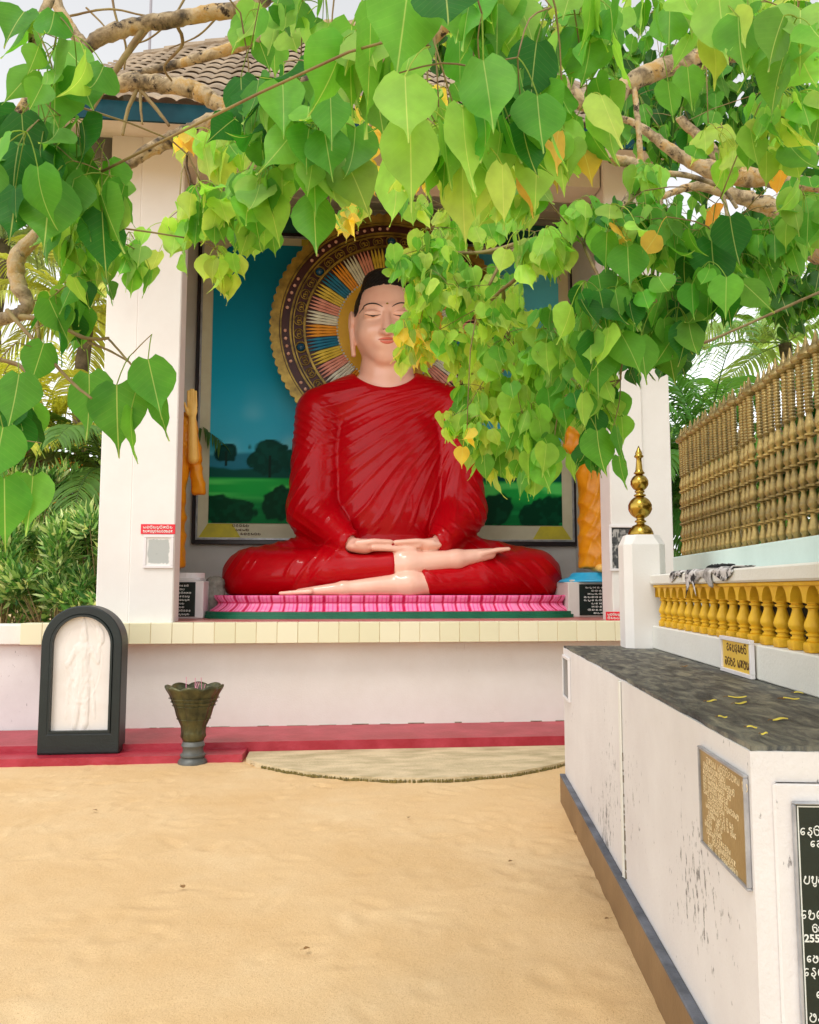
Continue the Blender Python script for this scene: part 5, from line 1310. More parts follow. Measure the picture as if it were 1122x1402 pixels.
while x < LW+.5:
    kind = 2 if i % 8 == 0 else 1
    if kind not in protos: o = protos[kind] = autosmooth(obj('turned_post' if kind == 2 else 'turned_bar', (None, bm, bm2)[kind], M['bar_gold'], fen), 50)
    else: o = protos[kind].copy(); col.objects.link(o); o.parent = fen
    o.location = (x-fen['base'][0], random.uniform(-.008,.008), .001); o.scale = (1, 1, random.uniform(.992, 1.006)); o.rotation_euler = (random.uniform(-.008,.008), random.uniform(-.006,.006), random.random()); x += sp+(.012 if kind == 2 else 0); i += 1
o1 = protos[1]
m = MB()
for z in (.125, .5): m.box(XF0-.02, x-.05, YF-.006, YF+.006, zt_+hF*z-.003, zt_+hF*z+.005)
sobj('rail', m, M['bar_gold'], fen)
# the railing turns back round the terrace at its far end
m = MB(); 
o = None
for k in range(1, 16):
    o = o1.copy(); col.objects.link(o); o.parent = fen; o.location = (XF0-fen['base'][0]+.0, k*.105, .001)

# ================================================================== PLANTS
LEAF_T = np.array([0, .04, .14, .27, .40, .52, .63, .72, .80, .89, 1.0])
LEAF_W = np.array([.16, .30, .43, .475, .435, .345, .225, .12, .055, .024, .005])
def leaf_batch(base, axis, face, size, tint, fold, bend, stalk=None, wfac=1.0, stalk_r=.0011):
    """heart-shaped drip-tip leaves: base points, axis (towards the tip), face normals; returns verts, quads, tint, uv"""
    n = len(base); axis = axis/np.linalg.norm(axis, axis=1, keepdims=True)
    side = np.cross(axis, face); side /= np.linalg.norm(side, axis=1, keepdims=True)+1e-9; nor = np.cross(side, axis)
    us = np.array([-1, -.5, 0, .5, 1]); nt, nu = len(LEAF_T), 5
    T = LEAF_T[:,None]+np.zeros(nu); U = us[None,:]*np.ones((nt,1)); Wd = LEAF_W[:,None]*np.ones(nu)
    T2 = T-.075*np.where(T < .10, (1-T/.10), 0)*np.abs(U)**1.2       # heart lobes
    off = U*Wd; wf = np.asarray(wfac, float)
    wf = wf if wf.ndim else wf.reshape(1,1,1)
    offw = off[None]*wf
    ang = bend[:,None,None]*T2[None]                                  # curl along the leaf
    al = np.where(np.abs(ang) > 1e-3, np.sin(ang)/np.where(np.abs(ang) > 1e-3, bend[:,None,None], 1), T2[None]); nl = np.where(np.abs(ang) > 1e-3, (1-np.cos(ang))/np.where(np.abs(ang) > 1e-3, bend[:,None,None], 1), 0)
    wave = .022*np.sin(T[None]*15+rng.uniform(0, 6, (n,1,1))+U[None]*2)*np.abs(U)[None]
    lift = nl-np.abs(offw)*np.sin(fold)[:,None,None]+wave; sd = offw*np.cos(fold)[:,None,None]
    P = base[:,None,None]+size[:,None,None,None]*(al[...,None]*axis[:,None,None]+sd[...,None]*side[:,None,None]+lift[...,None]*nor[:,None,None])
    V = P.reshape(n, -1, 3); idx = np.arange(nt*nu).reshape(nt, nu)
    q = np.stack([idx[:-1,:-1], idx[:-1,1:], idx[1:,1:], idx[1:,:-1]], 2).reshape(-1,4)
    F = (q[None]+(np.arange(n)*nt*nu)[:,None,None]).reshape(-1,4)
    C = np.repeat(tint[:,None], nt*nu, 1).reshape(-1,3)
    UV = np.tile(np.stack([.5+off*.9, np.clip(T, 0, 1)], 2).reshape(-1,2), (n,1))
    V = V.reshape(-1,3)
    if stalk is not None:                                             # leaf stalks, arched, three-sided
        nseg = 5; f = np.linspace(0, 1, nseg)[None,:,None]; mid = (stalk+base)/2+np.array([0,0,1])*np.linalg.norm(stalk-base, axis=1)[:,None]*.28
        C3 = stalk[:,None]*(1-f)**2+2*mid[:,None]*f*(1-f)+base[:,None]*f*f
        a = np.cross(base-stalk, np.array([.3,.5,.1])); a /= np.linalg.norm(a, axis=1, keepdims=True)+1e-9; b = np.cross(base-stalk, a); b /= np.linalg.norm(b, axis=1, keepdims=True)+1e-9
        rr = stalk_r*(.6+size/.09*.5); R3 = np.stack([a*math.cos(k*2.094)+b*math.sin(k*2.094) for k in range(3)], 1)*rr[:,None,None]
        SV = (C3[:,:,None]+R3[:,None]).reshape(n, -1, 3); o = len(V)
        q = np.array([(s*3+k, s*3+(k+1) % 3, s*3+3+(k+1) % 3, s*3+3+k) for s in range(nseg-1) for k in range(3)])
        F = np.concatenate([F, (q[None]+(np.arange(n)*nseg*3)[:,None,None]).reshape(-1,4)+o]); V = np.concatenate([V, SV.reshape(-1,3)])
        C = np.concatenate([C, np.repeat((tint*.6+np.array(lin(200,200,110)[:3])*.4)[:,None], nseg*3, 1).reshape(-1,3)]); UV = np.concatenate([UV, np.full((n*nseg*3, 2), .9)])
    return V, F, C, UV

# ================================================================== BODHI TREE
TB = Wp(.6, YT+2.4, 1.2)
tree = thing('bodhi_tree', 'sacred fig tree with hanging heart-shaped leaves reaching over the sand yard from the right', 'tree', TB)
def tobj(name, mb, mat, smooth=True, **kw): return obj(name, mb, mat, tree, smooth, loc=(-TB.x, -TB.y, -TB.z), **kw)
def spline(P, per=6):
    out = []; n = len(P)
    for i in range(n-1):
        p0, p1, p2, p3 = P[max(i-1,0)], P[i], P[i+1], P[min(i+2,n-1)]
        for k in range(per):
            t = k/per; out.append(tuple(.5*((2*p1[j])+(-p0[j]+p2[j])*t+(2*p0[j]-5*p1[j]+4*p2[j]-p3[j])*t*t+(-p0[j]+3*p1[j]-3*p2[j]+p3[j])*t**3) for j in range(len(p1))))
    out.append(tuple(P[-1])); return out
TOP = TB+Vector((-.3, -.3, 3.4))
m = MB(); tp = spline([(TB.x, TB.y, TB.z-.3, .62), (TB.x, TB.y, TB.z+.3, .46), (TB.x-.1, TB.y-.1, TB.z+1.8, .40), (TOP.x, TOP.y, TOP.z, .36), (TOP.x-.2, TOP.y-.4, TOP.z+1.2, .22)])
m.tube([p[:3] for p in tp], [p[3] for p in tp], 16, .12); tobj('trunk', m, M['bark'])
def pp_(q): v = at_depth(q[0], q[1], q[2]); return (v.x, v.y, v.z, q[3]*q[2]/FOC)
LIMB = []; limb_pts = []
def limb(pts, lead=None, mat='bark', name='limb', seg=10, wob=.07):
    P = [pp_(q) for q in pts]
    if lead: P = [tuple(q) for q in lead]+P
    sp_ = spline(P, 7); g = random.Random(len(LIMB)*7+1)
    jit = [(v[0]+g.uniform(-.13,.13)*v[3], v[1]+g.uniform(-.13,.13)*v[3], v[2]+g.uniform(-.13,.13)*v[3]) for v in sp_]
    rad = [max(.0012, v[3]*(1+g.uniform(-.06,.08))) for v in sp_]
    m = MB(); m.tube(jit, rad, seg, wob); tobj(name, m, M[mat]); LIMB.append(1)
    limb_pts.extend([v[:3] for v in sp_])
J1 = (TOP.x-.2, TOP.y-.3, TOP.z+.3, .22)
limb([(1190,50,3.3,15),(1130,58,3.05,15),(1060,62,3.0,14.5),(960,80,2.95,14),(895,97,2.92,13.5),(855,120,2.9,13),(838,148,2.9,12)], [J1, (2.9, 4.3, 4.6, .10)])
limb([(838,148,2.9,9),(790,135,2.9,13),(742,92,2.9,14),(700,45,2.88,14),(668,5,2.85,14),(640,-40,2.8,14),(560,-140,2.8,14)])
limb([(838,148,2.9,8.5),(836,180,2.9,8),(838,214,2.9,7.5),(858,221,2.9,7.5),(877,228,2.9,7.5),(879,250,2.9,7.5),(864,268,2.9,7),(848,288,2.9,6),(815,300,3.0,4.5),(770,318,3.1,3.5),(700,340,3.25,3)])
limb([(1190,-60,1.9,8),(900,-95,1.7,8),(720,-105,1.5,7),(600,-110,1.45,7),(470,-100,1.7,6),(350,-95,1.95,5),(290,-60,2.2,3)], [J1, (2.6, 3.4, 5.0, .09)])
limb([(1190,-20,2.1,6),(1080,-60,2.0,5),(960,-40,2.0,4)])
limb([(868,116,2.9,4),(872,150,2.88,4.2),(876,190,2.88,4.2),(878,226,2.9,4.5)], mat='bark')
limb([(1150,335,3.6,17),(1100,305,3.6,15),(1040,278,3.6,12),(990,262,3.6,8),(950,255,3.6,6),(905,270,3.5,4)], [(2.4, 4.6, 3.6, .12)])
limb([(1150,260,4.2,10),(1060,245,4.2,13),(985,235,4.2,13),(935,215,4.2,9),(900,190,4.2,7),(868,168,4.2,5),(840,160,4.2,4)], [(2.7, 4.8, 4.0, .12)])
limb([(1010,240,4.2,8),(985,215,4.2,8),(955,185,4.2,7),(930,160,4.2,6)])
limb([(1120,210,3.0,4),(1060,215,3.0,4.5),(1000,222,3.0,5),(985,250,3.0,4)])
limb([(880,240,2.9,4),(930,238,2.9,4),(985,255,2.95,3),(1010,285,2.95,2.5)])
limb([(640,-40,2.8,12),(560,10,3.0,11),(500,37,3.1,10.5),(440,38,3.15,9.5),(390,44,3.2,9),(335,60,3.2,8),(270,80,3.25,7),(200,98,3.3,5),(150,108,3.3,3.5)])
limb([(520,85,3.1,11),(470,100,3.1,12),(430,112,3.12,13),(380,128,3.15,13),(335,140,3.2,13),(300,162,3.2,12),(262,180,3.2,12),(225,195,3.2,10.5),(190,215,3.2,8),(165,235,3.2,6)], [at_depth(650,-20,2.85)[:]+(.035,), at_depth(585,55,2.95)[:]+(.034,)])
limb([(318,150,3.2,10),(295,140,3.2,11),(270,124,3.2,13),(230,116,3.2,12),(190,113,3.2,12),(150,116,3.2,11),(115,122,3.2,9),(85,118,3.2,6)])
limb([(560,-140,2.8,12),(440,-70,2.65,12),(375,-12,2.55,12),(335,10,2.5,11),(285,18,2.5,11),(240,25,2.5,11),(190,34,2.5,11),(150,46,2.5,11),(118,66,2.5,9),(98,96,2.5,6)])
limb([(118,66,2.5,8),(100,42,2.5,8.5),(80,8,2.5,8),(60,-40,2.5,7)], mat='bark')
limb([(200,32,2.5,4),(165,85,2.5,4),(150,110,2.5,3.5),(120,160,2.5,2.5)], mat='twig')
limb([(240,-40,2.0,9),(90,-60,1.85,9),(68,0,1.8,7),(48,40,1.8,6.5),(43,90,1.8,6.5),(42,125,1.8,7),(22,165,1.8,7.5),(5,205,1.8,8),(-30,240,1.8,9)], [at_depth(560,-140,2.8)[:]+(.03,)])
limb([(75,300,2.0,8),(48,325,2.0,10),(22,355,2.0,12),(26,390,2.0,11),(38,418,2.0,9),(20,432,2.0,9),(-20,440,2.0,10)])
limb([(150,112,3.1,3),(178,70,2.8,3),(205,36,2.6,3.4)], mat='twig')
for pts in ([(20,432,2.0,4),(70,440,1.95,3),(115,462,1.9,2.6),(150,463,1.9,2)], [(10,425,1.9,3.5),(50,470,1.85,3),(95,520,1.8,2.6),(125,545,1.75,1.8)], [(50,440,1.95,2.5),(60,485,1.9,2),(75,500,1.9,1.6)], [(-10,490,1.9,3),(25,500,1.9,3),(45,520,1.85,2.2)],
            [(120,468,1.9,2),(150,480,1.9,1.6),(178,496,1.85,1.3)], [(150,465,1.9,1.8),(185,505,1.8,1.4),(200,520,1.8,1)], [(190,118,3.2,3.4),(175,150,3.2,3),(168,185,3.2,2)], [(190,120,3.2,3),(215,150,3.2,2.5),(232,172,3.2,2)], [(192,120,3.2,2.5),(193,150,3.2,2),(195,170,3.2,1.5)],
            [(240,30,2.6,3),(250,60,2.7,2.5),(225,90,2.9,2),(235,110,3.1,1.5)], [(150,-30,2.7,2),(158,20,2.7,1.8),(172,60,2.75,1.6),(170,95,2.8,1.2)], [(95,22,2.6,1.8),(150,12,2.6,1.7),(215,22,2.6,1.4),(300,8,2.6,1.2)], [(262,-20,2.7,1.8),(238,22,2.7,1.6),(205,52,2.75,1.3),(175,62,2.8,1)], [(118,10,2.8,1.4),(140,32,2.8,1.3),(150,46,2.8,1.2)], [(300,20,2.6,1.6),(272,48,2.7,1.4),(232,66,2.8,1)],
            [(275,180,3.0,3),(272,230,2.9,2.6),(268,300,2.8,2)], [(770,318,3.1,3),(720,330,3.15,3),(660,345,3.2,2.6),(600,345,3.3,2)], [(770,318,3.1,3),(700,345,3.1,2.6),(670,390,3.1,2.2)], [(805,300,2.9,4),(740,355,2.9,3.2),(690,395,3.0,2.6),(668,415,3.1,2)], [(690,395,3.05,3),(690,430,3.15,2.6),(700,470,3.2,2)], [(815,300,3,3),(800,330,2.8,2.5),(820,380,2.6,2.2),(850,450,2.4,2),(850,520,2.4,1.6)],
            [(905,270,3.5,3),(900,330,2.6,3),(890,400,2.5,2.5),(880,480,2.5,2)], [(990,262,3.5,3),(1000,330,2.4,2.5),(990,390,2.4,2)], [(905,480,3.6,2.2),(960,470,3.6,2.2),(1010,450,3.7,1.8),(1122,400,3.8,2.0)], [(500,37,3.1,4),(520,120,3.0,3),(500,200,3.0,2.2),(510,250,3.0,1.6)]):
    limb(pts, mat='twig', name='twig', seg=6, wob=.1)

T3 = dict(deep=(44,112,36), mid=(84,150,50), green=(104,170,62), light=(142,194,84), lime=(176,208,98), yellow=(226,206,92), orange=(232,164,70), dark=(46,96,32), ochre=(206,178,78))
def tints(n, names, g):
    w = np.array([lin(*T3[k])[:3] for k in names]); c = w[g.integers(0, len(names), n)]
    return np.clip(c*(1+g.normal(0, .12, (n,1)))*(1+g.normal(0, .05, (n,3))), .004, .9)
ALLNODES = []
def cluster(cx_, cy_, rx_, ry_, d0, d1, nodes, per, plen, names, seed, label=None, yaw=48, twig=1.6, wf=.86):
    g = np.random.default_rng(seed); B = []; S_ = []; SZ = []; ND = []
    if plen > 45:
        nodes = max(1, int(nodes*1.10+.4)); plen *= .81; rx_ = max(rx_*.55, rx_-.5*plen); ry_ = max(ry_*.5, ry_-.55*plen)
    for k in range(nodes):
        while True:
            u, v = g.uniform(-1, 1, 2)
            if u*u+v*v < 1: break
        d = g.uniform(d0, d1); s = plen*(d0+d1)/2/FOC
        nd = np.array(at_depth(cx_+u*rx_, cy_+v*ry_-plen*.55, d)); ND.append(nd)
        for j in range(per):
            a = g.uniform(0, 6.28); rr = s*g.uniform(.12, .62); sz = s*np.clip(g.normal(1, .17), .5, 1.35)
            b = nd+np.array([math.cos(a)*rr, math.sin(a)*rr, -s*g.uniform(-.1, .75)]); B.append(b); S_.append(nd); SZ.append(sz)
    B, S_, SZ = np.array(B), np.array(S_), np.array(SZ); n = len(B)
    axis = np.stack([g.normal(0, .22, n)+(B-S_)[:,0]/SZ*.25, g.normal(-.05, .25, n)+(B-S_)[:,1]/SZ*.2, -np.ones(n)], 1)
    ya = np.radians(g.normal(0, yaw, n)); flip = np.where(g.random(n) < .25, -1, 1)
    face = np.stack([np.sin(ya), -np.cos(ya), g.normal(.25, .25, n)], 1)*1.0
    V, F, C, UV = leaf_batch(B, axis, face, SZ, tints(n, names, g), np.abs(g.normal(.26, .22, n))*flip, g.normal(.22, .5, n), S_, wf)
    o = mesh_obj('leaf_cluster', V-np.array(TB), F, M['leaf'], tree, True, tint=C, uv=UV)
    if label: o['label'] = label
    ALLNODES.append((np.array(ND), twig))
CL = [
 (70,80,80,50,1.5,1.8,4,3,82,'mid green light',48),(65,210,75,80,1.5,1.8,8,4,98,'mid green mid deep',46),(140,255,40,60,1.6,1.9,3,4,90,'green mid light',60),(105,345,65,45,1.8,2.1,6,4,66,'mid green light',48),
 (182,355,20,36,2.2,2.4,5,4,40,'light green',45),(100,425,55,32,1.8,2.0,6,3,66,'mid deep light',45),(15,560,25,40,1.7,1.9,3,3,100,'mid deep',40),(10,690,18,30,1.7,1.9,2,3,88,'mid green',40),
 (300,200,50,35,2.3,2.8,4,4,60,'light green lime',48),(390,165,62,65,1.9,2.3,11,4,88,'light green mid deep',48),(285,290,50,45,2.1,2.4,9,4,56,'light green lime light green',48),(308,365,18,26,2.2,2.4,4,4,46,'light lime',48),
 (440,205,35,55,1.8,2.1,7,4,88,'light green mid',48),(360,270,35,35,2.0,2.3,5,4,74,'green mid light',48),(505,225,35,60,2.9,3.2,11,5,27,'yellow lime yellow',55),(485,285,25,18,2.9,3.2,4,5,30,'yellow lime green',55),
 (265,180,22,28,2.8,3.1,2,4,32,'yellow ochre lime',50),
 (690,165,85,62,1.35,1.6,7,3,108,'light green mid deep',42),(590,205,50,35,1.3,1.5,4,3,112,'light lime green',36),(520,90,35,60,1.4,1.6,5,3,110,'green light mid',50),(680,40,90,40,1.4,1.7,7,3,100,'green light mid',50),
 (760,205,50,42,1.6,1.8,6,3,84,'light green lime light ochre',44),(650,215,55,30,1.4,1.6,5,3,100,'light lime green',40),(425,30,85,25,1.8,2.1,5,3,78,'light green mid',55),(345,40,30,30,2.0,2.3,2,3,72,'light green mid',50),
 (790,50,35,55,1.6,1.8,6,3,90,'green light mid',60),
 (1020,35,100,40,1.6,2.0,9,4,80,'light green lime',48),(1070,170,50,65,1.9,2.3,10,4,68,'green light lime',48),(985,205,30,40,2.2,2.5,4,3,66,'light green lime',46),(900,0,60,18,1.7,2.0,4,3,84,'light green',44),(800,165,20,60,1.6,1.8,4,2,96,'green light lime',75),
 (1085,60,40,50,1.5,1.8,4,3,104,'light green',40),(1095,290,25,60,2.2,2.6,6,4,62,'mid green light',48),(1060,330,35,50,2.4,2.9,7,4,52,'mid green',48),(880,250,40,18,2.6,2.9,5,4,46,'light green',48),(600,190,60,40,1.8,2.2,7,4,64,'light lime green',45),(720,270,50,25,2.0,2.4,6,4,56,'light lime green',45),(235,330,14,40,2.3,2.5,3,3,44,'light lime',45),(330,310,25,25,2.3,2.5,5,4,44,'lime light green',45),
 (900,325,105,48,2.1,2.6,21,4,60,'mid green light mid deep',46),(985,375,60,50,2.1,2.6,12,4,64,'mid deep green',44),(1020,335,45,40,2.4,2.8,7,4,56,'mid green',48),(835,430,75,62,2.1,2.7,23,4,60,'mid green light mid deep',46),(812,540,55,55,2.2,2.7,15,4,58,'mid deep green light',44),
 (815,615,26,22,2.4,2.6,4,3,50,'mid deep',44),(870,470,40,45,2.3,2.6,10,4,60,'mid deep green',46),(735,345,55,45,2.6,3.0,10,4,50,'light green lime',46),(800,300,50,25,2.6,2.9,7,4,46,'light green',48),(930,430,50,42,2.2,2.6,9,4,62,'mid deep green',46),
 (845,330,14,16,2.1,2.3,1,3,58,'ochre lime',40),(950,315,50,30,2.1,2.3,1,1,46,'orange',40),(1070,265,20,20,2.1,2.3,1,1,46,'orange',40),(915,320,5,5,2.1,2.2,1,1,50,'ochre',40),
 (640,430,80,62,3.0,3.6,42,5,29,'lime light lime green',52),(690,525,70,66,3.0,3.6,38,5,34,'light lime green',52),(600,370,48,28,3.1,3.5,10,5,31,'lime light green',52),(570,470,24,38,3.1,3.5,14,5,27,'lime light lime yellow',52),(690,628,52,20,3.0,3.4,10,5,33,'light green lime',52),
 (755,560,45,60,2.8,3.2,12,5,40,'light green',50),(636,603,6,8,2.9,3.0,1,3,30,'yellow',40),(640,590,22,22,3.0,3.3,5,5,30,'lime light',50),(735,635,28,18,2.7,3.0,5,4,40,'light green',48),(600,335,25,20,3.2,3.5,5,5,32,'light green lime',50),(640,300,110,25,3.2,3.8,12,5,30,'light lime green',52),
 (770,470,45,60,2.6,3.0,12,4,46,'green light mid',48),(545,365,10,22,3.1,3.3,3,4,30,'green light',45),
 (915,485,55,30,3.7,4.0,8,4,28,'dark deep',48),
]
# single leaves one can tell apart: base in the picture, length, lean, turn about the upright, tone, distance, width
HERO = [(160,527,92,4,8,'mid',1.80,1.05),(122,512,88,6,-14,'mid',1.82,1.0),(203,492,82,18,14,'mid',1.78,.95),(214,535,66,10,55,'mid',1.8,.7),(26,512,80,-3,6,'mid',1.75,1.0),(45,652,78,3,-8,'green',1.75,1.0),(4,585,84,-6,12,'mid',1.7,1.0),(6,655,92,3,30,'mid',1.7,.9),(60,470,66,-14,30,'mid',1.8,.9),(180,560,74,0,78,'green',1.8,.6),
 (85,62,78,60,15,'green',1.7,.85),(75,108,100,8,6,'green',1.65,.95),(45,95,64,-34,25,'green',1.7,.9),(55,205,84,4,-12,'deep',1.6,1.0),(22,238,108,4,6,'deep',1.6,1.0),(68,250,104,2,14,'mid',1.58,1.0),(118,240,90,6,60,'mid',1.65,.8),(140,290,90,4,30,'deep',1.65,.9),(330,106,80,4,-14,'deep',2.0,.9),
 (555,104,112,3,4,'light',1.22,.98),(562,163,118,2,8,'light',1.26,.9),(607,-44,128,10,-10,'deep',1.2,.98),(560,-25,140,-14,10,'green',1.24,.95),(662,82,138,14,-16,'green',1.3,.72),(736,130,96,2,4,'mid',1.34,1.0),(735,58,94,-10,12,'deep',1.4,.98),(634,148,136,2,38,'light',1.3,.6),(688,226,84,2,26,'lime',1.34,.72),(716,172,90,8,20,'deep',1.38,.85),(735,205,84,0,14,'light',1.42,.9),
 (765,180,64,-10,40,'ochre',1.5,.8),(612,196,80,-8,52,'mid',1.4,.7),(482,35,128,-6,40,'green',1.45,.8),(508,20,170,-2,66,'green',1.35,.6),(452,120,86,4,-12,'mid',1.7,.9),(388,132,82,-2,10,'light',1.9,.95),(430,300-30,92,4,12,'mid',1.9,.85),
 (985,-4,104,6,-12,'light',1.6,.95),(1010,10,94,10,8,'green',1.62,.95),(915,112,62,2,14,'green',2.0,.85),(942,92,64,2,-10,'green',2.1,.85),(1028,176,62,4,10,'light',2.0,.95),(1000,296,70,8,-10,'deep',2.1,.98),(975,330,86,0,10,'deep',2.15,1.0),(860,338,66,-2,-6,'mid',2.1,1.05),(885,285,70,0,-10,'mid',2.2,.95),(878,460,66,2,10,'green',2.2,1.0),(818,470,72,0,-8,'mid',2.2,1.0),(818,590,66,2,12,'mid',2.3,.95),(845,585,52,2,50,'mid',2.3,.8),(848,625,44,4,30,'mid',2.35,.8),(748,470,50,0,8,'light',2.6,1.0)]
def heroes():
    g = np.random.default_rng(77); B = []; S_ = []; AX = []; FC = []; SZ = []; TN = []; WF = []
    for x, y, ln, lean, yaw, tone, d, wf in HERO:
        b = np.array(at_depth(x, y, d)); s = ln*1.12*d/FOC; B.append(b); SZ.append(s); a = math.radians(yaw)
        S_.append(b+np.array([g.uniform(-.35,.35)*s-lean/100*s, g.uniform(-.1,.3)*s, s*g.uniform(.4,.7)])); AX.append((lean/ln*1.2, g.uniform(-.15,.12), -1)); FC.append((math.sin(a), -math.cos(a), .18)); TN.append(np.array(lin(*T3[tone])[:3])*g.uniform(.9,1.1)); WF.append(wf*.82)
    n = len(B); B, S_, AX, FC, SZ, TN, WF = map(np.array, (B, S_, AX, FC, SZ, TN, WF))
    for k0 in range(0, n, 10):
        sl = slice(k0, k0+10); m_ = len(B[sl])
        V, F, C, UV = leaf_batch(B[sl], AX[sl], FC[sl], SZ[sl], TN[sl], np.abs(g.normal(.14,.08,m_)), g.normal(.18,.22,m_), S_[sl], WF[sl][:,None,None])
        mesh_obj('leaf_cluster', V-np.array(TB), F, M['leaf'], tree, True, tint=C, uv=UV)
        ALLNODES.append((S_[sl], 1.6))
heroes()
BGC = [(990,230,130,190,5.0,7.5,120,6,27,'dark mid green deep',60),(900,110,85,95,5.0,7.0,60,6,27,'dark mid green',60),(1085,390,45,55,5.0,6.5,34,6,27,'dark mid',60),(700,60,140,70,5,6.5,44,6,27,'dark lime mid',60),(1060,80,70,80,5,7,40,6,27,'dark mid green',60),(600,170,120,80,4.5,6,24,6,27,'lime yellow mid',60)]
for i, c in enumerate(CL):
    lab = 'bright yellow young leaves' if c[9].startswith('yellow') else ('small lime green young leaves' if c[9].startswith('lime') else None)
    cluster(*c[:9], c[9].split(), 100+i, lab, c[10])
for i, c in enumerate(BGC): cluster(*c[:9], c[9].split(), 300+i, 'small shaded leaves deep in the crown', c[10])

# twigs: join every leaf node to the nearest wood already there
LP = np.array(limb_pts); m = MB(); have = LP
for nd, tw in ALLNODES:
    todo = list(range(len(nd))); pts = have; first = True; own = set()
    D = np.linalg.norm(nd[:,None]-pts[None], axis=2)+2.5*np.maximum(nd[:,None,2]-pts[None,:,2]-.02, 0); best = D.argmin(1); bd = D.min(1); src = [tuple(pts[b]) for b in best]
    while todo:
        k = min(todo, key=lambda q: bd[q]); todo.remove(k); a, b = np.array(src[k]), nd[k]; ln = np.linalg.norm(b-a)
        if ln > .004:
            mid = np.array([b[0]*.8+a[0]*.2, b[1]*.8+a[1]*.2, max(a[2], b[2])+.05*ln]) if ln > .35 else (a+b)/2+np.array([random.uniform(-.08,.08), random.uniform(-.08,.08), random.uniform(.02,.12)])*ln
            P = [a, (a*.5+mid*.5)*.98+(a+b)/2*.02, mid, (mid+b)/2, b]; r0 = min(.0032, .0012+.004*ln); m.tube(spline([tuple(q) for q in (a, mid, b)], 3), [r0*.95, r0*.9, r0*.85, r0*.8, r0*.75, r0*.7, r0*.6], 5)
        for q in todo:                                    # one way in for a cluster that hangs well clear of the wood
            dd = np.linalg.norm(nd[q]-b)
            if dd < bd[q] or (first and bd[q] > .28) or (src[q] not in own and bd[q] > .28 ): bd[q] = dd; src[q] = tuple(b); own.add(tuple(b))
        first = False
tobj('twigs', m, M['twig'])

# ================================================================== PALMS
def frond_mesh(Lf, elev, azim, droop, tint, g, nl=44, ll=.62, wdt=.030):
    pts = []; p = np.array([0.,0.,0.]); e = elev; N = 26; h = np.array([math.cos(azim), math.sin(azim), 0.])
    for i in range(N+1):
        pts.append(p.copy()); e -= droop/N*(.4+1.2*i/N); p = p+(h*math.cos(e)+np.array([0,0,math.sin(e)]))*Lf/N
    pts = np.array(pts); V = []; F = []; C = []
    rad = .022*np.linspace(1, .15, N+1)
    for i in range(N+1):
        for k in range(3): a = k*2.094; s = np.cross(h, [0,0,1]); V.append(pts[i]+(s*math.cos(a)+np.array([0,0,1])*math.sin(a))*rad[i]); C.append(np.array(tint)*.9+.03)
    F += [(i*3+k, i*3+(k+1) % 3, i*3+3+(k+1) % 3, i*3+3+k) for i in range(N) for k in range(3)]
    side = np.cross(h, [0,0,1])
    for k in range(nl):
        f = .12+.87*k/(nl-1); q = f*N; i = min(int(q), N-1); b = pts[i]+(pts[i+1]-pts[i])*(q-i); t = pts[min(i+1,N)]-pts[i]; t = t/np.linalg.norm(t)
        up = np.cross(side, t)
        for s in (-1, 1):
            ln = ll*(.45+.75*math.sin(math.pi*min(1, f*.85+.12)))*g.uniform(.85, 1.1)
            d = s*side*g.uniform(.75,.95)+t*(.55+.25*f)+up*g.uniform(.0,.35); d /= np.linalg.norm(d); w = wdt*g.uniform(.8,1.2); c = np.array(tint)*g.uniform(.8,1.2); o = len(V); pp = b.copy(); wv = np.cross(d, [0,0,1]); wv /= np.linalg.norm(wv)+1e-9
            wv = (wv*.8+up*.4*s); 
            for j in range(5):
                ww = w*(.5, 1.0, .9, .6, .05)[j]; V += [pp-wv*ww, pp+wv*ww]; C += [c, c]
                d = d+np.array([0,0,-1])*(.16+.12*j); d /= np.linalg.norm(d); pp = pp+d*ln/4
            F += [(o+j*2, o+j*2+1, o+j*2+3, o+j*2+2) for j in range(4)]
    return np.array(V), np.array(F), np.array(C)
def palm(label, cx_, cy_, d, Lf, n, tone, seed, elo=-.2, ehi=1.35, droop=1.3, ll=.62, dead=0):
    g = np.random.default_rng(seed); c = at_depth(cx_, cy_, d); t = thing('palm_tree', label, 'palm', (c.x, c.y, 0))
    P = [(.25*math.sin(z*1.3+seed)*.3, .2*math.cos(z+seed)*.3, z) for z in np.linspace(-.1, c.z, 16)]; P[-1] = (0,0,c.z); m = MB(); m.tube(P, [.24 if i == 0 else .15+.02*(i % 2)-.002*i for i in range(16)], 10); obj('trunk', m, M['palm_trunk'], t, True)
    for k in range(n):
        az = 2*math.pi*k/n*2.618+g.uniform(-.3,.3); el = elo+(ehi-elo)*((k+.5)/n)**.8; tt = np.array(lin(*tone)[:3])*g.uniform(.75,1.2)
        if k < dead: tt = np.array(lin(222,160,60)[:3])*g.uniform(.8,1.1)
        V, F, C = frond_mesh(Lf*g.uniform(.8,1.1), el, az, droop*g.uniform(.8,1.2), tt, g, ll=ll); mesh_obj('frond', V, F, M['palm_leaf'], t, True, loc=(0,0,c.z), tint=C)
palm('yellow green palm beyond the boundary wall with orange lower fronds', 50, 610, 13.5, 2.3, 20, (186,196,84), 1, -.5, 1.45, 1.1, .55, 3)
palm('tall pale palm against the sky at the left edge', 5, 330, 17, 3.6, 18, (150,178,120), 2, -.2, 1.4, 1.2, .7)
palm('dark green drooping palm tucked behind the left pillar', 150, 650, 13, 2.4, 18, (92,132,62), 3, -.6, 1.2, 1.5, .6)
palm('tall yellow palm standing between pale palm and left pillar', 120, 430, 16, 3.0, 18, (176,190,92), 4, -.6, 1.4, 1.3, .6)
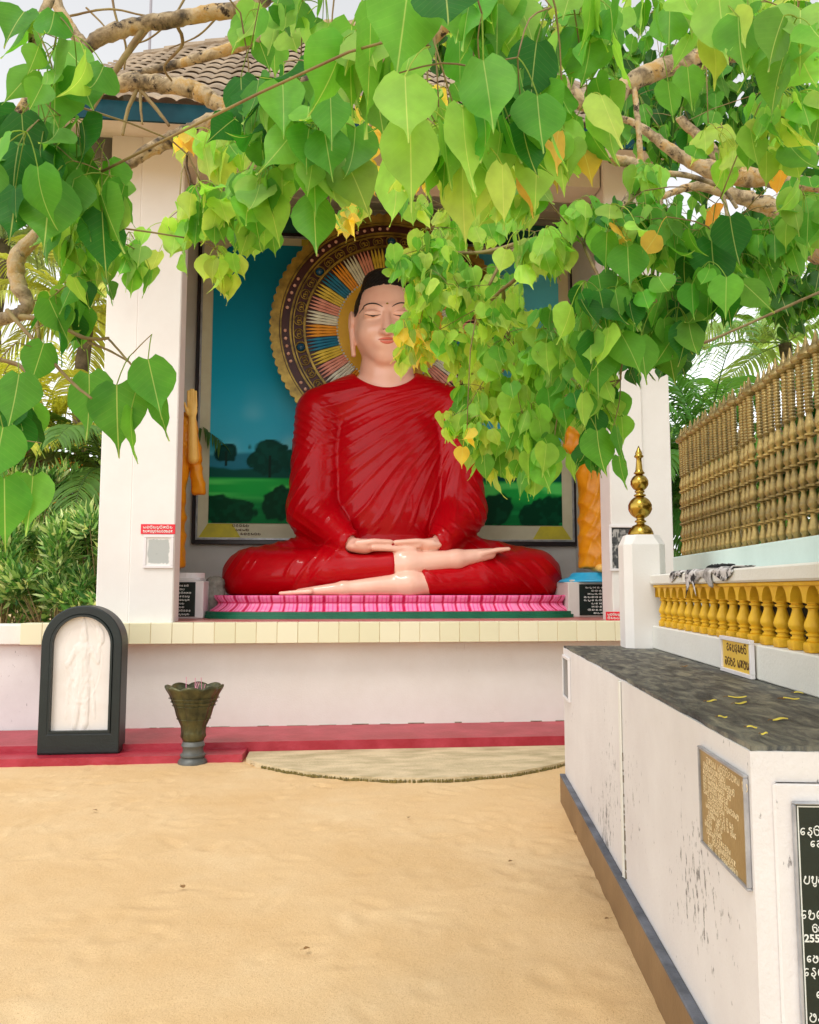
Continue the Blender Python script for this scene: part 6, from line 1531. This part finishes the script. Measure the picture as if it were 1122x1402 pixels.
palm('green coconut palm between the right pillar and golden railing', 965, 640, 14, 3.0, 20, (92,150,70), 5, -.4, 1.5, 1.1, .62)
palm('pale coconut palm rising behind the far part of golden railing', 1075, 470, 17, 3.4, 18, (150,190,110), 6, -.3, 1.4, 1.2, .7)
palm('deep green palm low beside the right pillar', 905, 700, 15, 2.6, 18, (66,120,56), 7, -.6, 1.3, 1.3, .6)

# ================================================================== SHRUBS AND FAR TREES
def bush(name, label, cat, c, rad, n, size, wf, names, seed, mat='shrub_leaf', up=.7, trunk=None):
    g = np.random.default_rng(seed); t = thing(name, label, cat, (c[0], c[1], 0)); 
    nb = max(6, n//110); CC = []
    for k in range(nb):
        v = g.normal(0, 1, 3); v /= np.linalg.norm(v); CC.append(np.array([c[0],c[1],c[2]])+v*np.array(rad)*g.uniform(.45,1)**.6)
    CC = np.array(CC); w = g.integers(0, nb, n); v = g.normal(0, 1, (n,3)); v /= np.linalg.norm(v, axis=1, keepdims=True)
    B = CC[w]+v*np.array(rad).mean()*.30*g.uniform(.3,1,(n,1)); B[:,2] = np.maximum(B[:,2], .05)
    axis = v*np.array([1,1,.6])+np.array([0,-.1,up])*1.0+g.normal(0,.3,(n,3)); face = g.normal(0,1,(n,3))+np.array([0,-.5,.9])
    clr = tints(n, names, g)*(1+.35*g.normal(0,1,nb)[w][:,None]*.5)
    V, F, C, UV = leaf_batch(B, axis, face, size*g.uniform(.6,1.25,n), np.clip(clr,.004,.9), g.normal(.2,.2,n), g.normal(.4,.4,n), None, wf)
    mesh_obj('foliage', V-np.array([c[0],c[1],0]), F, M[mat], t, True, tint=C)
    m = MB(); r0 = trunk or .03
    if trunk:
        m.tube([(0,0,-.1),(0.05,0,c[2]*.4),(0,.05,c[2]*.8),(0,0,c[2])], [r0*1.3,r0,r0*.85,r0*.6], 10)
    else: m.tube([(0,0,-.1),(.02,0,.4),(0,0,.8)], [r0*1.6,r0*1.2,r0], 7)
    o = obj('trunk' if trunk else 'stem', m, M['twig' if not trunk else 'bark'], t, True)
    m = MB()
    for q in CC:
        e = q-np.array([c[0],c[1],0]); zb = c[2]*.55 if trunk else .5; m.tube([(0,0,zb),(e[0]*.5,e[1]*.5,zb+(e[2]-zb)*.6),tuple(e)], [r0*.5,r0*.35,r0*.12], 5)
    obj('branches', m, M['twig'], t, True)
T3.update(sh1=(128,172,92), sh2=(86,136,64), sh3=(184,212,134), sh4=(208,226,160), sh5=(60,104,48), far1=(98,128,72), far2=(70,104,52), blo=(226,140,60))
def hedge(label, px_, py_, ly, rx_, rz_, seed, extra=''):
    q = L(px_, py_, ly); w = S(q.x, q.y, q.z); bush('shrub', label, 'shrub', w, (rx_, .55, rz_), 2600, .17, .26, ('sh1 sh2 sh3 sh5 sh1 sh2 sh4'+extra).split(), seed)
hedge('narrow leaved shrub at the left picture edge behind the boundary wall', 5, 790, 11.2, .62, .72, 11)
hedge('narrow leaved shrub behind the boundary wall above the arched stele', 78, 785, 10.9, .60, .70, 12)
hedge('narrow leaved shrub pressed against the outer side of the left pillar', 145, 775, 10.7, .60, .80, 13)
hedge('taller narrow leaved shrub behind the row above the boundary wall', 40, 705, 12.2, .9, .7, 14)
for k, (wx, lab) in enumerate(((.4, 'dark leaved shrub behind the far end of the golden railing'), (1.9, 'dark leaved shrub behind the middle of the golden railing'), (3.4, 'dark leaved shrub behind the near end of the golden railing'))):
    w_ = Wp(wx, YT+1.0, 2.25); bush('shrub', lab, 'shrub', w_, (.42, .85, .72), 2400, .15, .7, 'sh5 far2 dark deep'.split(), 40+k)
p = at_depth(60, 690, 21); bush('broadleaf_tree', 'green broadleaf tree beyond the palms at the left', 'tree', (p.x, p.y, 3.2), (3.4, 1.6, 2.6), 4200, .30, .8, 'far1 far2 sh1 sh5'.split(), 21, trunk=.2)
p = at_depth(960, 720, 22); bush('broadleaf_tree', 'green broadleaf tree beyond the palms at the right', 'tree', (p.x, p.y, 3.2), (3.6, 1.6, 2.8), 4200, .30, .8, 'far1 far2 sh1 sh5'.split(), 22, trunk=.2)

# litter on the sand
for i, (px_, py_) in enumerate(((832,1259),(790,1140),(700,1180),(250,1215),(420,1300),(560,1120),(130,1110),(330,1042),(345,1047))):
    p = at_height(px_, py_, .004); l = random.uniform(.025,.05); o = thing('dry_leaf', 'small dry brown leaf lying on the sand', 'leaf', p, random.uniform(0,6), 'dry leaves on the sand')
    m = MB(); V = []
    for k in range(7):
        u = k/6-.5; w = l*.3*math.sqrt(max(0,1-(2*u)**2))+.001; V += [(u*l,-w,.008-.5*abs(u)*.02),(u*l,0,.003),(u*l,w,.010-.5*abs(u)*.02)]
    m.add(V, [(k*3+j, k*3+3+j, k*3+4+j, k*3+1+j) for k in range(6) for j in (0,1)]); obj('blade', m, M['brown_leaf'], o, True)
    m = MB(); m.tube([(-l*.5,0,.003),(-l*.7,.003,.006),(-l*.95,.002,.004)], .0010, 4); obj('stalk', m, M['brown_leaf'], o)

# written strokes become plain meshes
dg = bpy.context.evaluated_depsgraph_get()
for o in [o for o in scene.objects if o.type in ('CURVE', 'FONT')]:
    me = bpy.data.meshes.new_from_object(o.evaluated_get(dg)); n = bpy.data.objects.new('lettering' if o.name.startswith('lettering') else 'caption', me); col.objects.link(n)
    n.parent = o.parent; n.location = o.location; n.rotation_euler = o.rotation_euler; n.scale = o.scale; nm = o.name
    bpy.data.objects.remove(o); n.name = nm

# finer pieces go one level down, under the part they belong to
UNDER = {'lettering': ('plate', 'plaque', 'board', 'stone'), 'caption': ('mount',), 'mount_corner': ('mount',), 'inner_frame': ('frame',), 'inner_moulding': ('frame',), 'border_line': ('stone',), 'ledge_tiles': ('ledge',),
         'ridge_cap': ('roof_tiles',), 'fascia': ('roof_tiles',), 'worn_plaster_edge': ('plinth',), 'skirting_top': ('skirting',), 'crack': ('joint_strip',), 'rib': ('bowl',), 'hair': ('body',), 'eyebrow': ('body',), 'eye': ('body',),
         'eyelid_crease': ('body',), 'nostril': ('body',), 'lips': ('body',), 'mouth_line': ('body',), 'forehead_mark': ('body',)}
kin = {}
for o in scene.objects:
    if o.parent is not None and o.parent.parent is None: kin.setdefault(o.parent.name, []).append(o)
for kids in kin.values():
    nm = {}
    for o in kids: nm.setdefault(o.name.split('.')[0], []).append(o)
    for o in kids:
        k = o.name.split('.')[0]; tgt = None
        if k == 'gem_setting': tgt = nm['gem'][nm[k].index(o)]
        for q in UNDER.get(k, ()):
            if q in nm: tgt = nm[q][0]; break
        if tgt is not None: o.parent = tgt; o.matrix_parent_inverse = tgt.matrix_basis.inverted()
